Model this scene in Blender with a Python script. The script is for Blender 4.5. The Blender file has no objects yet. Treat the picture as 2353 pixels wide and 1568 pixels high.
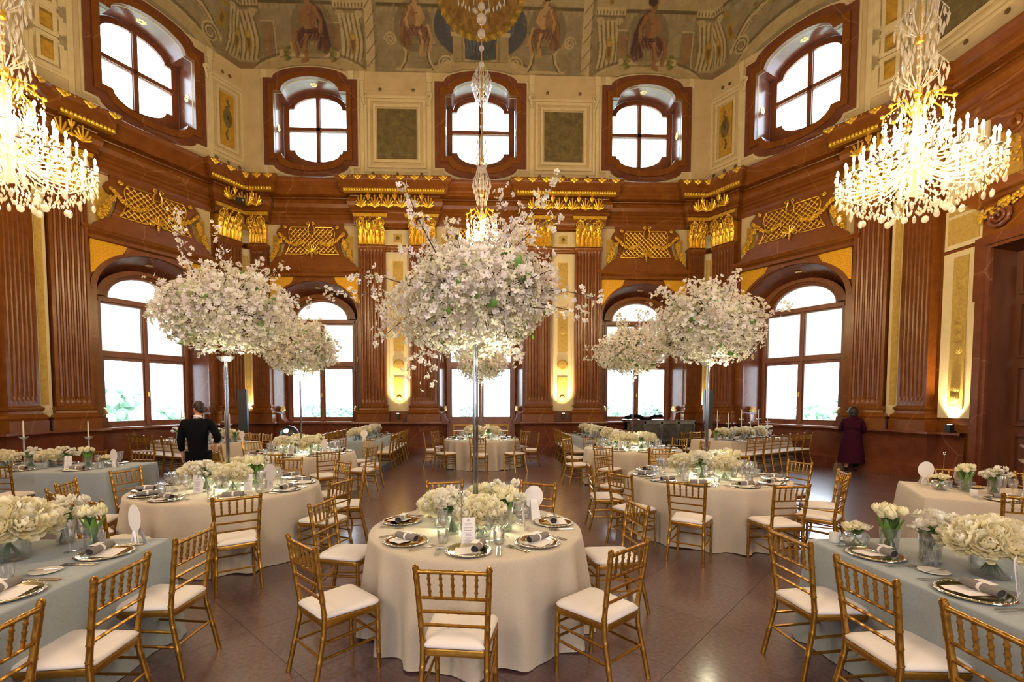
import bpy, bmesh, math, random
import numpy as np
from math import sin, cos, pi, radians, sqrt, atan2, hypot
from mathutils import Vector, Matrix
from mathutils.geometry import tessellate_polygon

C = bpy.context
COL = C.scene.collection
# ------------------------------------------------------------------ camera
cam = bpy.data.objects.new('camera', bpy.data.cameras.new('camera'))
COL.objects.link(cam)
cam.location = (-0.06, 0, 1.8)
cam.rotation_euler = (radians(90 - 2.8), 0, radians(-2.0))
cam.data.sensor_width = 36
cam.data.lens = 1100 / 2353 * 36
cam.data.shift_x = (1176.5 - 1140) / 2353
cam.data.shift_y = (975 - 784) / 2353
cam.data.clip_start = 0.05
cam.data.clip_end = 600
C.scene.camera = cam
# ------------------------------------------------------------------ sky, light, exposure
wd = bpy.data.worlds.new('sky'); C.scene.world = wd; wd.use_nodes = True
bg = wd.node_tree.nodes['Background']
bg.inputs[0].default_value = (0.77, 0.88, 1.0, 1)
bg.inputs[1].default_value = 9.0
vs = C.scene.view_settings
vs.view_transform = 'Standard'; vs.look = 'None'; vs.exposure = 0.35; vs.gamma = 1.0; vs.use_curve_mapping = False
cy = C.scene.cycles
cy.max_bounces = 8; cy.diffuse_bounces = 4; cy.glossy_bounces = 4; cy.transmission_bounces = 6; cy.transparent_max_bounces = 16
cy.caustics_reflective = False; cy.caustics_refractive = False
cy.sample_clamp_indirect = 5.0; cy.blur_glossy = 0.5
try:
    cy.use_denoising = True
except Exception:
    pass

def lamp(name, kind, loc, energy, color=(1, 1, 1), rot=(0, 0, 0), size=0.1, size_y=None, spot=None, blend=0.5):
    l = bpy.data.lights.new(name, kind); l.energy = energy; l.color = color
    if kind == 'AREA':
        l.size = size
        if size_y: l.shape = 'RECTANGLE'; l.size_y = size_y
    else:
        l.shadow_soft_size = size
    if kind == 'SPOT': l.spot_size = spot; l.spot_blend = blend
    o = bpy.data.objects.new(name, l); o.location = loc; o.rotation_euler = rot
    COL.objects.link(o)
    return o
WARM = (1.0, 0.66, 0.32)
# the hall goes on behind the camera: daylight of its garden windows and the glow of its other chandeliers
lamp('rear_window_daylight', 'AREA', (0, -5.6, 4.2), 520, (0.86, 0.92, 1.0), (radians(98), 0, 0), 12, 5.5)
lamp('rear_chandelier_glow', 'POINT', (-5.4, -2.5, 6.2), 950, (1, .78, .52), size=0.9)
lamp('rear_chandelier_glow', 'POINT', (5.4, -2.5, 6.2), 950, (1, .78, .52), size=0.9)

# ------------------------------------------------------------------ materials
def lin(h):
    h = h.lstrip('#'); v = [int(h[i:i + 2], 16) / 255 for i in (0, 2, 4)]
    return tuple(x / 12.92 if x < .04045 else ((x + .055) / 1.055) ** 2.4 for x in v) + (1,)

def mat(name, col, rough=0.5, metal=0.0, col2=None, scale=6.0, detail=6, amount=1.0, stretch=None, bump=0.0, bscale=40, veins=None, coat=0.0, spec=0.5, emit=None, estr=0, attr=None, trans=0.0, sub=0.0, sheen=0):
    m = bpy.data.materials.new(name); m.use_nodes = True
    nt = m.node_tree; b = nt.nodes['Principled BSDF']; L = nt.links
    if isinstance(col, str): col = lin(col)
    if isinstance(col2, str): col2 = lin(col2)
    b.inputs['Base Color'].default_value = col
    b.inputs['Roughness'].default_value = rough
    b.inputs['Metallic'].default_value = metal
    b.inputs['Specular IOR Level'].default_value = spec
    b.inputs['Coat Weight'].default_value = coat
    b.inputs['Transmission Weight'].default_value = trans
    if sheen: b.inputs['Sheen Weight'].default_value = sheen
    if sub:
        b.inputs['Subsurface Weight'].default_value = sub; b.inputs['Subsurface Radius'].default_value = (.02, .02, .015)
    if emit: b.inputs['Emission Color'].default_value = emit if not isinstance(emit, str) else lin(emit); b.inputs['Emission Strength'].default_value = estr
    out = None
    tc = nt.nodes.new('ShaderNodeTexCoord'); mp = nt.nodes.new('ShaderNodeMapping')
    L.new(tc.outputs['Object'], mp.inputs[0])
    if stretch: mp.inputs['Scale'].default_value = stretch
    if attr:
        a = nt.nodes.new('ShaderNodeAttribute'); a.attribute_name = attr; out = a.outputs['Color']
    if col2:
        n = nt.nodes.new('ShaderNodeTexNoise'); n.inputs['Scale'].default_value = scale; n.inputs['Detail'].default_value = detail
        n.inputs['Roughness'].default_value = 0.62
        L.new(mp.outputs[0], n.inputs['Vector'])
        r = nt.nodes.new('ShaderNodeValToRGB'); r.color_ramp.elements[0].position = .36; r.color_ramp.elements[1].position = .66
        r.color_ramp.elements[0].color = col; r.color_ramp.elements[1].color = col2
        L.new(n.outputs['Fac'], r.inputs[0])
        if out is not None:
            mx = nt.nodes.new('ShaderNodeMix'); mx.data_type = 'RGBA'; mx.blend_type = 'MULTIPLY'; mx.inputs[0].default_value = amount
            L.new(out, mx.inputs[6]); L.new(r.outputs[0], mx.inputs[7]); out = mx.outputs[2]
        else:
            out = r.outputs[0]
    if veins:
        vcol, vs_, wid = veins
        n2 = nt.nodes.new('ShaderNodeTexNoise'); n2.inputs['Scale'].default_value = vs_ * 1.7; n2.inputs['Detail'].default_value = 4
        va = nt.nodes.new('ShaderNodeVectorMath'); va.operation = 'MULTIPLY_ADD'; va.inputs[1].default_value = (.5, .5, .5)
        L.new(mp.outputs[0], n2.inputs['Vector']); L.new(n2.outputs['Color'], va.inputs[0]); L.new(mp.outputs[0], va.inputs[2])
        v = nt.nodes.new('ShaderNodeTexVoronoi'); v.feature = 'DISTANCE_TO_EDGE'; v.inputs['Scale'].default_value = vs_
        L.new(va.outputs[0], v.inputs['Vector'])
        r2 = nt.nodes.new('ShaderNodeValToRGB'); r2.color_ramp.elements[0].color = (1, 1, 1, 1); r2.color_ramp.elements[1].color = (0, 0, 0, 1)
        r2.color_ramp.elements[0].position = 0; r2.color_ramp.elements[1].position = wid
        L.new(v.outputs['Distance'], r2.inputs[0])
        n3 = nt.nodes.new('ShaderNodeTexNoise'); n3.inputs['Scale'].default_value = vs_ * .8; L.new(mp.outputs[0], n3.inputs['Vector'])
        ml = nt.nodes.new('ShaderNodeMath'); ml.operation = 'MULTIPLY'; L.new(r2.outputs[0], ml.inputs[0]); L.new(n3.outputs['Fac'], ml.inputs[1])
        mx = nt.nodes.new('ShaderNodeMix'); mx.data_type = 'RGBA'
        L.new(ml.outputs[0], mx.inputs[0])
        if out is not None: L.new(out, mx.inputs[6])
        else: mx.inputs[6].default_value = col
        mx.inputs[7].default_value = lin(vcol); out = mx.outputs[2]
    if out is not None: L.new(out, b.inputs['Base Color'])
    if bump:
        n = nt.nodes.new('ShaderNodeTexNoise'); n.inputs['Scale'].default_value = bscale; n.inputs['Detail'].default_value = 4
        L.new(mp.outputs[0], n.inputs['Vector'])
        bp = nt.nodes.new('ShaderNodeBump'); bp.inputs['Strength'].default_value = bump; bp.inputs['Distance'].default_value = .01
        L.new(n.outputs['Fac'], bp.inputs['Height']); L.new(bp.outputs[0], b.inputs['Normal'])
    return m

def thin_glass(name, tint=(1, 1, 1, 1), body=0.0, bodycol=(1, 1, 1, 1), rough=0.02, edge=0.6):
    """thin clear glass: lets light straight through, mirrors at grazing angles"""
    m = bpy.data.materials.new(name); m.use_nodes = True
    nt = m.node_tree; nt.nodes.clear(); L = nt.links
    o = nt.nodes.new('ShaderNodeOutputMaterial'); t = nt.nodes.new('ShaderNodeBsdfTransparent'); t.inputs[0].default_value = tint
    g = nt.nodes.new('ShaderNodeBsdfGlossy'); g.inputs['Roughness'].default_value = rough
    lw = nt.nodes.new('ShaderNodeLayerWeight'); lw.inputs[0].default_value = .35
    mth = nt.nodes.new('ShaderNodeMath'); mth.operation = 'MULTIPLY_ADD'; mth.inputs[1].default_value = edge; mth.inputs[2].default_value = .05
    L.new(lw.outputs['Facing'], mth.inputs[0])
    mx = nt.nodes.new('ShaderNodeMixShader'); L.new(mth.outputs[0], mx.inputs[0]); L.new(t.outputs[0], mx.inputs[1]); L.new(g.outputs[0], mx.inputs[2])
    last = mx
    if body:
        d = nt.nodes.new('ShaderNodeBsdfDiffuse'); d.inputs[0].default_value = bodycol
        tl = nt.nodes.new('ShaderNodeBsdfTranslucent'); tl.inputs[0].default_value = bodycol
        ad = nt.nodes.new('ShaderNodeMixShader'); ad.inputs[0].default_value = .5; L.new(d.outputs[0], ad.inputs[1]); L.new(tl.outputs[0], ad.inputs[2])
        m2 = nt.nodes.new('ShaderNodeMixShader'); m2.inputs[0].default_value = body; L.new(mx.outputs[0], m2.inputs[1]); L.new(ad.outputs[0], m2.inputs[2]); last = m2
    L.new(last.outputs[0], o.inputs[0])
    return m

def translucent(name, col, t=0.5, attr=None):
    m = bpy.data.materials.new(name); m.use_nodes = True
    nt = m.node_tree; nt.nodes.clear(); L = nt.links
    o = nt.nodes.new('ShaderNodeOutputMaterial'); d = nt.nodes.new('ShaderNodeBsdfDiffuse'); tl = nt.nodes.new('ShaderNodeBsdfTranslucent')
    mx = nt.nodes.new('ShaderNodeMixShader'); mx.inputs[0].default_value = t
    if isinstance(col, str): col = lin(col)
    d.inputs[0].default_value = col; tl.inputs[0].default_value = col
    if attr:
        a = nt.nodes.new('ShaderNodeAttribute'); a.attribute_name = attr
        L.new(a.outputs['Color'], d.inputs[0]); L.new(a.outputs['Color'], tl.inputs[0])
    L.new(d.outputs[0], mx.inputs[1]); L.new(tl.outputs[0], mx.inputs[2]); L.new(mx.outputs[0], o.inputs[0])
    return m

M = {}
M['marble'] = mat('red_marble', '#69390f', .27, col2='#774719', scale=3.0, detail=9, veins=('#9a6c40', .4, .006), spec=.3)
M['marble_d'] = mat('dark_red_marble', '#5f3220', .22, col2='#6f402a', scale=3.5, detail=9, veins=('#8e694e', .4, .006), spec=.5)
M['flute'] = mat('fluted_marble', '#64350e', .27, col2='#734216', scale=5, detail=8, spec=.3)
M['floor'] = mat('polished_floor_stone', '#4a3639', .42, col2='#6a4f4c', scale=30, detail=10, spec=.5, coat=1.0)
M['floor'].node_tree.nodes['Principled BSDF'].inputs['Coat Roughness'].default_value = .17
M['cream'] = mat('cream_stucco', '#bfab7e', .75, col2='#b29e72', scale=2.2, detail=8)
M['cream_l'] = mat('pale_cream_panel', '#cbbb8e', .7, col2='#bfae82', scale=4, detail=6)
M['strip_c'] = mat('pale_strip_stucco', '#d2c49c', .7, col2='#c6b78e', scale=4, detail=6)
M['stripe'] = mat('yellow_ochre_inset', '#b79a4a', .7, col2='#a3863c', scale=14, detail=6, bump=.4, bscale=18)
M['olive'] = mat('dark_olive_painting', '#6e6034', .6, col2='#4a4122', scale=4.5, detail=5)
M['ochre'] = mat('gilded_ochre_panel', '#b8902c', .5, col2='#977422', scale=8, detail=4)
M['gold'] = mat('gilding', '#f0c648', .33, .72, col2='#d9a82c', scale=20, bump=.2, bscale=60)
M['palegold'] = mat('pale_gilding', '#e9d8a0', .35, .4, col2='#d9bf78', scale=20)
M['goldplate'] = mat('gold_mosaic', '#e8b428', .45, .45, col2='#c8941c', scale=30)
M['bronze'] = mat('bronze_boss', '#6d5a32', .5, .6)
M['wood'] = mat('window_wood', '#6a3a20', .35, col2='#7d4a2c', scale=5, stretch=(1, 1, .25))
M['door'] = mat('dark_walnut', '#4a2817', .35, col2='#5d3520', scale=4, stretch=(1, 1, .2))
M['pane'] = thin_glass('window_glass', (.97, .99, 1, 1), edge=.25)
M['blind'] = translucent('roller_blind_cloth', '#ebe8e1', .43)
M['cloth'] = mat('cream_linen', '#bfb2a0', .9, col2='#b7aa97', scale=60, sheen=.2)
M['cloth_b'] = mat('blue_grey_linen', '#929b9f', .9, col2='#8a9397', scale=60, sheen=.2)
M['cgold'] = mat('gold_lacquer', '#b08238', .3, .8, col2='#966b27', scale=25)
M['cushion'] = mat('white_cushion_cloth', '#ded6d2', .85, sheen=.2)
M['glass'] = thin_glass('clear_glass', (.98, .985, .99, 1), body=.05, rough=.02, edge=1.0)
M['crystal'] = thin_glass('cut_crystal', (.97, .97, .96, 1), body=.3, bodycol=(1, .96, .88, 1), rough=.05, edge=.95)
M['vase'] = thin_glass('vase_glass', (.96, .98, .97, 1), body=.04, rough=.02, edge=.8)
M['silver'] = mat('silver_plate', '#d8d5cd', .16, 1.0)
M['charger'] = mat('mirror_charger', '#d8c9a0', .1, 1.0)
M['steel'] = mat('polished_steel', '#a9a9a9', .14, 1.0)
M['napkin'] = mat('grey_linen', '#7d7672', .9)
M['napkin_shade'] = mat('napkin_hole_shade', '#2a2625', .9)  # near-black stands in for the shade inside the open napkin roll
M['paper'] = mat('white_card', '#e6e0dc', .8)
M['ink'] = mat('grey_print', '#7f7a80', .9)
M['white'] = mat('white_porcelain', '#e4e0d8', .3)
M['wax'] = mat('ivory_wax', '#dccfb8', .5, sub=.2)
M['petal'] = translucent('petal_cream', '#efe8c2', .25)
M['petal_w'] = translucent('petal_white', '#f3f0e6', .25)
M['blossom'] = translucent('blossom_petals', '#f0e9e4', .38, attr='Col')
M['leaf'] = mat('green_leaf', '#4f7a2a', .5, col2='#6a9440', scale=9)
M['stem'] = mat('green_stem', '#4c6a2c', .6)
M['twig'] = mat('dark_twig', '#4a3b30', .8)
M['black'] = mat('black_plastic', '#141414', .4)
M['suit'] = mat('black_suit_cloth', '#07090e', .8, spec=.12)
M['coat'] = mat('burgundy_wool_backlit', '#33091f', .9, spec=.15)  # burgundy, darkened further to carry the backlight from the window
M['skin'] = mat('skin', '#b9806a', .55, sub=.1)
M['hair'] = mat('dark_hair', '#241d1a', .6)
M['shirt'] = mat('white_shirt', '#e8e6e4', .8)
M['mirror'] = mat('antique_mirror', '#8b8c84', .22, .9, col2='#55574f', scale=5, detail=8)
M['bulb'] = mat('candle_bulb', '#fff0cc', .4, emit=(1.0, .78, .42, 1), estr=110)
M['lens'] = mat('lamp_lens', '#fff6e0', .3, emit=(1.0, .85, .6, 1), estr=8)
M['tree'] = mat('haze_tinted_foliage', '#7b9a84', .95, col2='#98b09a', scale=2)  # paler than real leaves: distance haze is put into the colour
M['bark'] = mat('bark', '#6a5a4a', .9)
M['lawn'] = mat('haze_tinted_lawn', '#c3ccb8', .9)  # lightened like the trees, with the outdoor haze in its colour
M['fresco'] = mat('fresco_plaster', '#ffffff', .85, col2='#d8d2c4', scale=3.2, detail=9, amount=.75, attr='Col')

# ------------------------------------------------------------------ mesh helpers
class MB:
    def __init__(s): s.v = []; s.f = []; s.c = None; s.X = None
    def add(s, vs, fs, col=None):
        n = len(s.v)
        if s.X is not None: vs = [s.X @ Vector(p) for p in vs]
        s.v += [tuple(p) for p in vs]; s.f += [tuple(i + n for i in f) for f in fs]
        if col is not None:
            if s.c is None: s.c = []
            s.c += [col] * len(vs)
    def box(s, x0, x1, y0, y1, z0, z1):
        vs = [(x, y, z) for x in (x0, x1) for y in (y0, y1) for z in (z0, z1)]
        s.add(vs, [(0, 1, 3, 2), (4, 6, 7, 5), (0, 4, 5, 1), (2, 3, 7, 6), (0, 2, 6, 4), (1, 5, 7, 3)])
    def lathe(s, prof, seg=16, c=(0, 0, 0), cap=True, ax=None, ang=2 * pi):
        vs = []; fs = []; n = len(prof)
        for i in range(seg):
            a = ang * i / seg
            for r, z in prof: vs.append((c[0] + r * cos(a), c[1] + r * sin(a), c[2] + z))
        for i in range(seg):
            j = (i + 1) % seg
            for k in range(n - 1): fs.append((i * n + k, j * n + k, j * n + k + 1, i * n + k + 1))
        if cap:
            fs.append(tuple(i * n for i in range(seg))[::-1]); fs.append(tuple(i * n + n - 1 for i in range(seg)))
        s.add(vs, fs)
    def tube(s, pts, r, seg=8, cap=True, flat=1.0, col=None):
        pts = [Vector(p) for p in pts]; n = len(pts)
        rs = r if isinstance(r, (list, tuple)) else [r] * n
        t0 = (pts[1] - pts[0]).normalized()
        u = t0.orthogonal().normalized(); vs = []; fs = []
        for i in range(n):
            t = (pts[min(i + 1, n - 1)] - pts[max(i - 1, 0)])
            if t.length < 1e-9: t = t0
            t = t.normalized(); u = (u - t * u.dot(t))
            u = u.normalized() if u.length > 1e-6 else t.orthogonal().normalized()
            w = t.cross(u)
            for k in range(seg):
                a = 2 * pi * k / seg
                vs.append(pts[i] + u * (cos(a) * rs[i]) + w * (sin(a) * rs[i] * flat))
        for i in range(n - 1):
            for k in range(seg):
                l = (k + 1) % seg
                fs.append((i * seg + k, i * seg + l, (i + 1) * seg + l, (i + 1) * seg + k))
        if cap: fs.append(tuple(range(seg))[::-1]); fs.append(tuple((n - 1) * seg + k for k in range(seg)))
        s.add(vs, fs, col)
    def prism(s, poly, y0, y1, holes=()):
        """polygon in x,z (with holes) given thickness from y0 to y1"""
        loops = [list(poly)] + [list(h) for h in holes]
        tri = tessellate_polygon([[Vector((x, z, 0)) for x, z in l] for l in loops])
        flat = [p for l in loops for p in l]; n = len(flat)
        vs = [(x, y0, z) for x, z in flat] + [(x, y1, z) for x, z in flat]
        fs = [tuple(t) for t in tri] + [tuple(i + n for i in t)[::-1] for t in tri]
        b = 0
        for l in loops:
            m = len(l)
            for i in range(m):
                j = (i + 1) % m; fs.append((b + i, b + j, b + j + n, b + i + n))
            b += m
        s.add(vs, fs)
    def bridge(s, l0, y0, l1, y1):
        n = len(l0)
        s.add([(x, y0, z) for x, z in l0] + [(x, y1, z) for x, z in l1], [(i, (i + 1) % n, (i + 1) % n + n, i + n) for i in range(n)])
    def sweep(s, path, prof, closed_prof=False):
        """profile (d, z) swept along a plan path; d is measured to the right of the direction of travel"""
        P = [Vector(p) for p in path]; n = len(P); ms = []
        for i in range(n):
            ns = []
            if i > 0: d = (P[i] - P[i - 1]).normalized(); ns.append(Vector((d.y, -d.x)))
            if i < n - 1: d = (P[i + 1] - P[i]).normalized(); ns.append(Vector((d.y, -d.x)))
            ms.append(ns[0] if len(ns) == 1 else (ns[0] + ns[1]) / max(.15, 1 + ns[0].dot(ns[1])))
        k = len(prof)
        vs = [(P[i].x + ms[i].x * d, P[i].y + ms[i].y * d, z) for i in range(n) for d, z in prof]
        fs = [(i * k + j, i * k + j + 1, (i + 1) * k + j + 1, (i + 1) * k + j) for i in range(n - 1) for j in range(k - 1)]
        if closed_prof: fs += [tuple(range(k)), tuple((n - 1) * k + j for j in range(k))[::-1]]
        s.add(vs, fs)
    def ico(s, c, r, sx=1, sy=1, sz=1, sub=1, col=None, jit=0, rng=random):
        bm = bmesh.new(); bmesh.ops.create_icosphere(bm, subdivisions=sub, radius=1)
        vs = [(c[0] + v.co.x * r * sx * (1 + rng.uniform(-jit, jit)), c[1] + v.co.y * r * sy * (1 + rng.uniform(-jit, jit)), c[2] + v.co.z * r * sz * (1 + rng.uniform(-jit, jit))) for v in bm.verts]
        fs = [tuple(v.index for v in f.verts) for f in bm.faces]; bm.free(); s.add(vs, fs, col)
    def mesh(s, name, m=None, smooth=40):
        me = bpy.data.meshes.new(name); me.from_pydata(s.v, [], s.f); me.validate(clean_customdata=False)
        if m: me.materials.append(M[m] if isinstance(m, str) else m)
        bm = bmesh.new(); bm.from_mesh(me); bmesh.ops.recalc_face_normals(bm, faces=bm.faces); bm.to_mesh(me); bm.free()
        if s.c:
            a = me.color_attributes.new('Col', 'FLOAT_COLOR', 'POINT')
            a.data.foreach_set('color', np.array([tuple(x)[:3] + (1,) for x in s.c], dtype=np.float32).ravel())
        if smooth:
            me.shade_smooth(); me.set_sharp_from_angle(angle=radians(smooth))
        return me
    def build(s, name, m, parent=None, smooth=40, mw=None):
        return put(name, s.mesh(name, m, smooth), parent, mw)

def put(name, me, parent=None, mw=None, loc=None, rz=0, sc=None):
    o = bpy.data.objects.new(name, me); COL.objects.link(o)
    if parent is not None: o.parent = parent
    if mw is not None: o.matrix_basis = mw
    if loc is not None: o.location = loc
    if rz: o.rotation_euler = (0, 0, rz)
    if sc: o.scale = (sc, sc, sc) if not isinstance(sc, tuple) else sc
    return o
def tag(o, label, cat, group=None, kind=None):
    o['label'] = label; o['category'] = cat
    if group: o['group'] = group
    if kind: o['kind'] = kind
    return o
def empty(name, loc=(0, 0, 0), rz=0, label=None, cat=None, group=None):
    o = bpy.data.objects.new(name, None); COL.objects.link(o); o.location = loc; o.rotation_euler = (0, 0, rz); o.empty_display_size = .1
    if label: tag(o, label, cat, group)
    return o
def structure(o): o['kind'] = 'structure'; return o
def copy_tree(o, parent=None):
    c = o.copy(); COL.objects.link(c)
    if parent is not None: c.parent = parent
    for ch in list(o.children): copy_tree(ch, c)
    return c
def arc(cx, cz, rx, rz, a0, a1, n):
    return [(cx + rx * cos(radians(a0 + (a1 - a0) * i / n)), cz + rz * sin(radians(a0 + (a1 - a0) * i / n))) for i in range(n + 1)]
# ------------------------------------------------------------------ room plan
A60 = radians(60.4); BX, BY = 7.72, 16.2; SX, SY = 10.34, 11.59; REAR = -6.0
def frame(x, y, a): return Matrix.Translation((x, y, 0)) @ Matrix.Rotation(a, 4, 'Z')
FB = frame(0, BY, 0); FR = frame(BX, BY, -A60); FL = frame(-BX, BY, A60); FRW = frame(SX, SY, -pi / 2); FLW = frame(-SX, SY, pi / 2)
SIDE = SY - REAR
ST = .22
ZA = 12.47
def W2(F, x, d): p = F @ Vector((x, -d, 0)); return (p.x, p.y)
def corner(F1, x1, F2, x2, d):
    p = Vector(W2(F1, x1, 0)); n1 = (F1.to_3x3() @ Vector((0, -1, 0))).to_2d(); n2 = (F2.to_3x3() @ Vector((0, -1, 0))).to_2d()
    q = p + (n1 + n2) * d / (1 + n1.dot(n2)); return (q.x, q.y)

# floor: base slab and square polished slabs laid on the diagonal
fl = MB(); fl.box(-12.5, 12.5, REAR - .5, 18, -.3, -.012)
floor = structure(fl.build('floor', 'floor', smooth=0))
slab = MB(); g = .0013; s_ = .62
slab.add([(-s_ + g, 0, -.004), (0, -s_ + g, -.004), (s_ - g, 0, -.004), (0, s_ - g, -.004), (-s_ + 2 * g, 0, 0), (0, -s_ + 2 * g, 0), (s_ - 2 * g, 0, 0), (0, s_ - 2 * g, 0)],
         [(4, 5, 6, 7), (0, 1, 5, 4), (1, 2, 6, 5), (2, 3, 7, 6), (3, 0, 4, 7)])
def slab_ok(x, y): return abs(x) < SX + .3 and y < BY + .3 and y > .3 and abs(x) < BX + (BY - y) / math.tan(A60) + .4
cells = [(i * s_, j * s_) for i in range(-18, 19) for j in range(0, 28) if (i + j) % 2 == 0 and slab_ok(i * s_, j * s_)]
cells.sort(key=lambda p: hypot(p[0], p[1])); slabmats = []
rs = random.Random(4)
for k in range(4):
    m = M['floor'].copy(); m.name = 'polished_floor_stone'
    for nd in m.node_tree.nodes:
        if nd.type == 'VALTORGB':
            for e in nd.color_ramp.elements:
                f = [.96, 1.0, 1.03, 1.0][k]; e.color = tuple(c * f for c in e.color[:3]) + (1,)
    slabmats.append(slab.mesh('stone_slab', m, 0))
for i, (x, y) in enumerate(cells[:300]):
    o = put('stone_slab', rs.choice(slabmats), floor, loc=(x, y, 0))
rest = MB()
for x, y in cells[300:]: rest.X = Matrix.Translation((x, y, 0)); rest.add(*[slab.v, slab.f])
far = rest.build('stone_slabs', 'floor', floor, 0); far['kind'] = 'stuff'

# ------------------------------------------------------------------ openings
def arch_loop(a, z0, sp, top, n=20): return [(-a, z0), (a, z0)] + arc(0, sp, a, top - sp, 0, 180, n)
def ovalw(hx, zb, zt, lx, bot, top, n=12):
    return [(-hx, zb)] + [(-lx, zb)] + arc(0, zb, lx, zb - bot, 180, 360, n)[1:-1] + [(lx, zb), (hx, zb), (hx, zt), (lx, zt)] + arc(0, zt, lx, top - zt, 0, 180, n)[1:-1] + [(-lx, zt), (-hx, zt)]
def sh(l, dx): return [(x + dx, z) for x, z in l]
BAYS = [('window_1', FL, -2.7, False), ('window_2', FB, -5.5, False), ('window_3', FB, 0.0, True), ('window_4', FB, 5.5, False), ('window_5', FR, 2.7, False)]
LOW = lambda c: arch_loop(1.4, .02 if c else 1.1, 4.65, 5.75)
UPI = ovalw(1.16, 9.78, 11.75, .93, 9.4, 12.2); UPM = ovalw(1.33, 9.61, 11.96, 1.06, 9.24, 12.36); UPO = ovalw(1.5, 9.44, 12.17, 1.2, 9.08, 12.53)

def wall_plate(name, F, x0, x1, holes_low, holes_up):
    b = MB(); b.prism([(x0, 0), (x1, 0), (x1, 7.95), (x0, 7.95)], 0, .06, holes_low)
    w = structure(b.build(name, 'marble', mw=F))
    a = MB(); a.prism([(x0, 8.2), (x1, 8.2), (x1, ZA + .02), (x0, ZA + .02)], 0, .06, holes_up); a.build('attic_wall', 'cream', w)
    return w
WB = wall_plate('wall_back', FB, -BX, BX, [sh(LOW(c), x) for n, F, x, c in BAYS[1:4]], [sh(UPI, x) for n, F, x, c in BAYS[1:4]])
WL = wall_plate('wall_left_bay', FL, -5.3, 0, [sh(LOW(0), -2.7)], [sh(UPI, -2.7)])
WR = wall_plate('wall_right_bay', FR, 0, 5.3, [sh(LOW(0), 2.7)], [sh(UPI, 2.7)])
WLW = wall_plate('wall_left', FLW, -SIDE, 0, [], [])
WRW = wall_plate('wall_right', FRW, 0, SIDE, [[(2.2, .02), (3.95, .02), (3.95, 4.85), (2.2, 4.85)]], [])
b = MB(); b.box(-SX, SX, REAR - .1, REAR, 0, 8); WRE = structure(b.build('wall_rear', 'marble', smooth=0))
b = MB(); b.box(-SX, SX, REAR - .1, REAR, 8, ZA + .02); b.build('attic_wall', 'cream', WRE)
WOF = {id(FB): WB, id(FL): WL, id(FR): WR, id(FLW): WLW, id(FRW): WRW}

# gilded rosette, shared
def rosette_mesh(name='rosette', r=.11, n=6):
    b = MB()
    for i in range(n):
        a = 2 * pi * i / n; b.ico((r * .55 * cos(a), -.03, r * .55 * sin(a)), r * .42, 1, .5, 1, 1)
    b.ico((0, -.05, 0), r * .28, sub=1); return b.mesh(name, 'palegold')
ROS = rosette_mesh()

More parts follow.
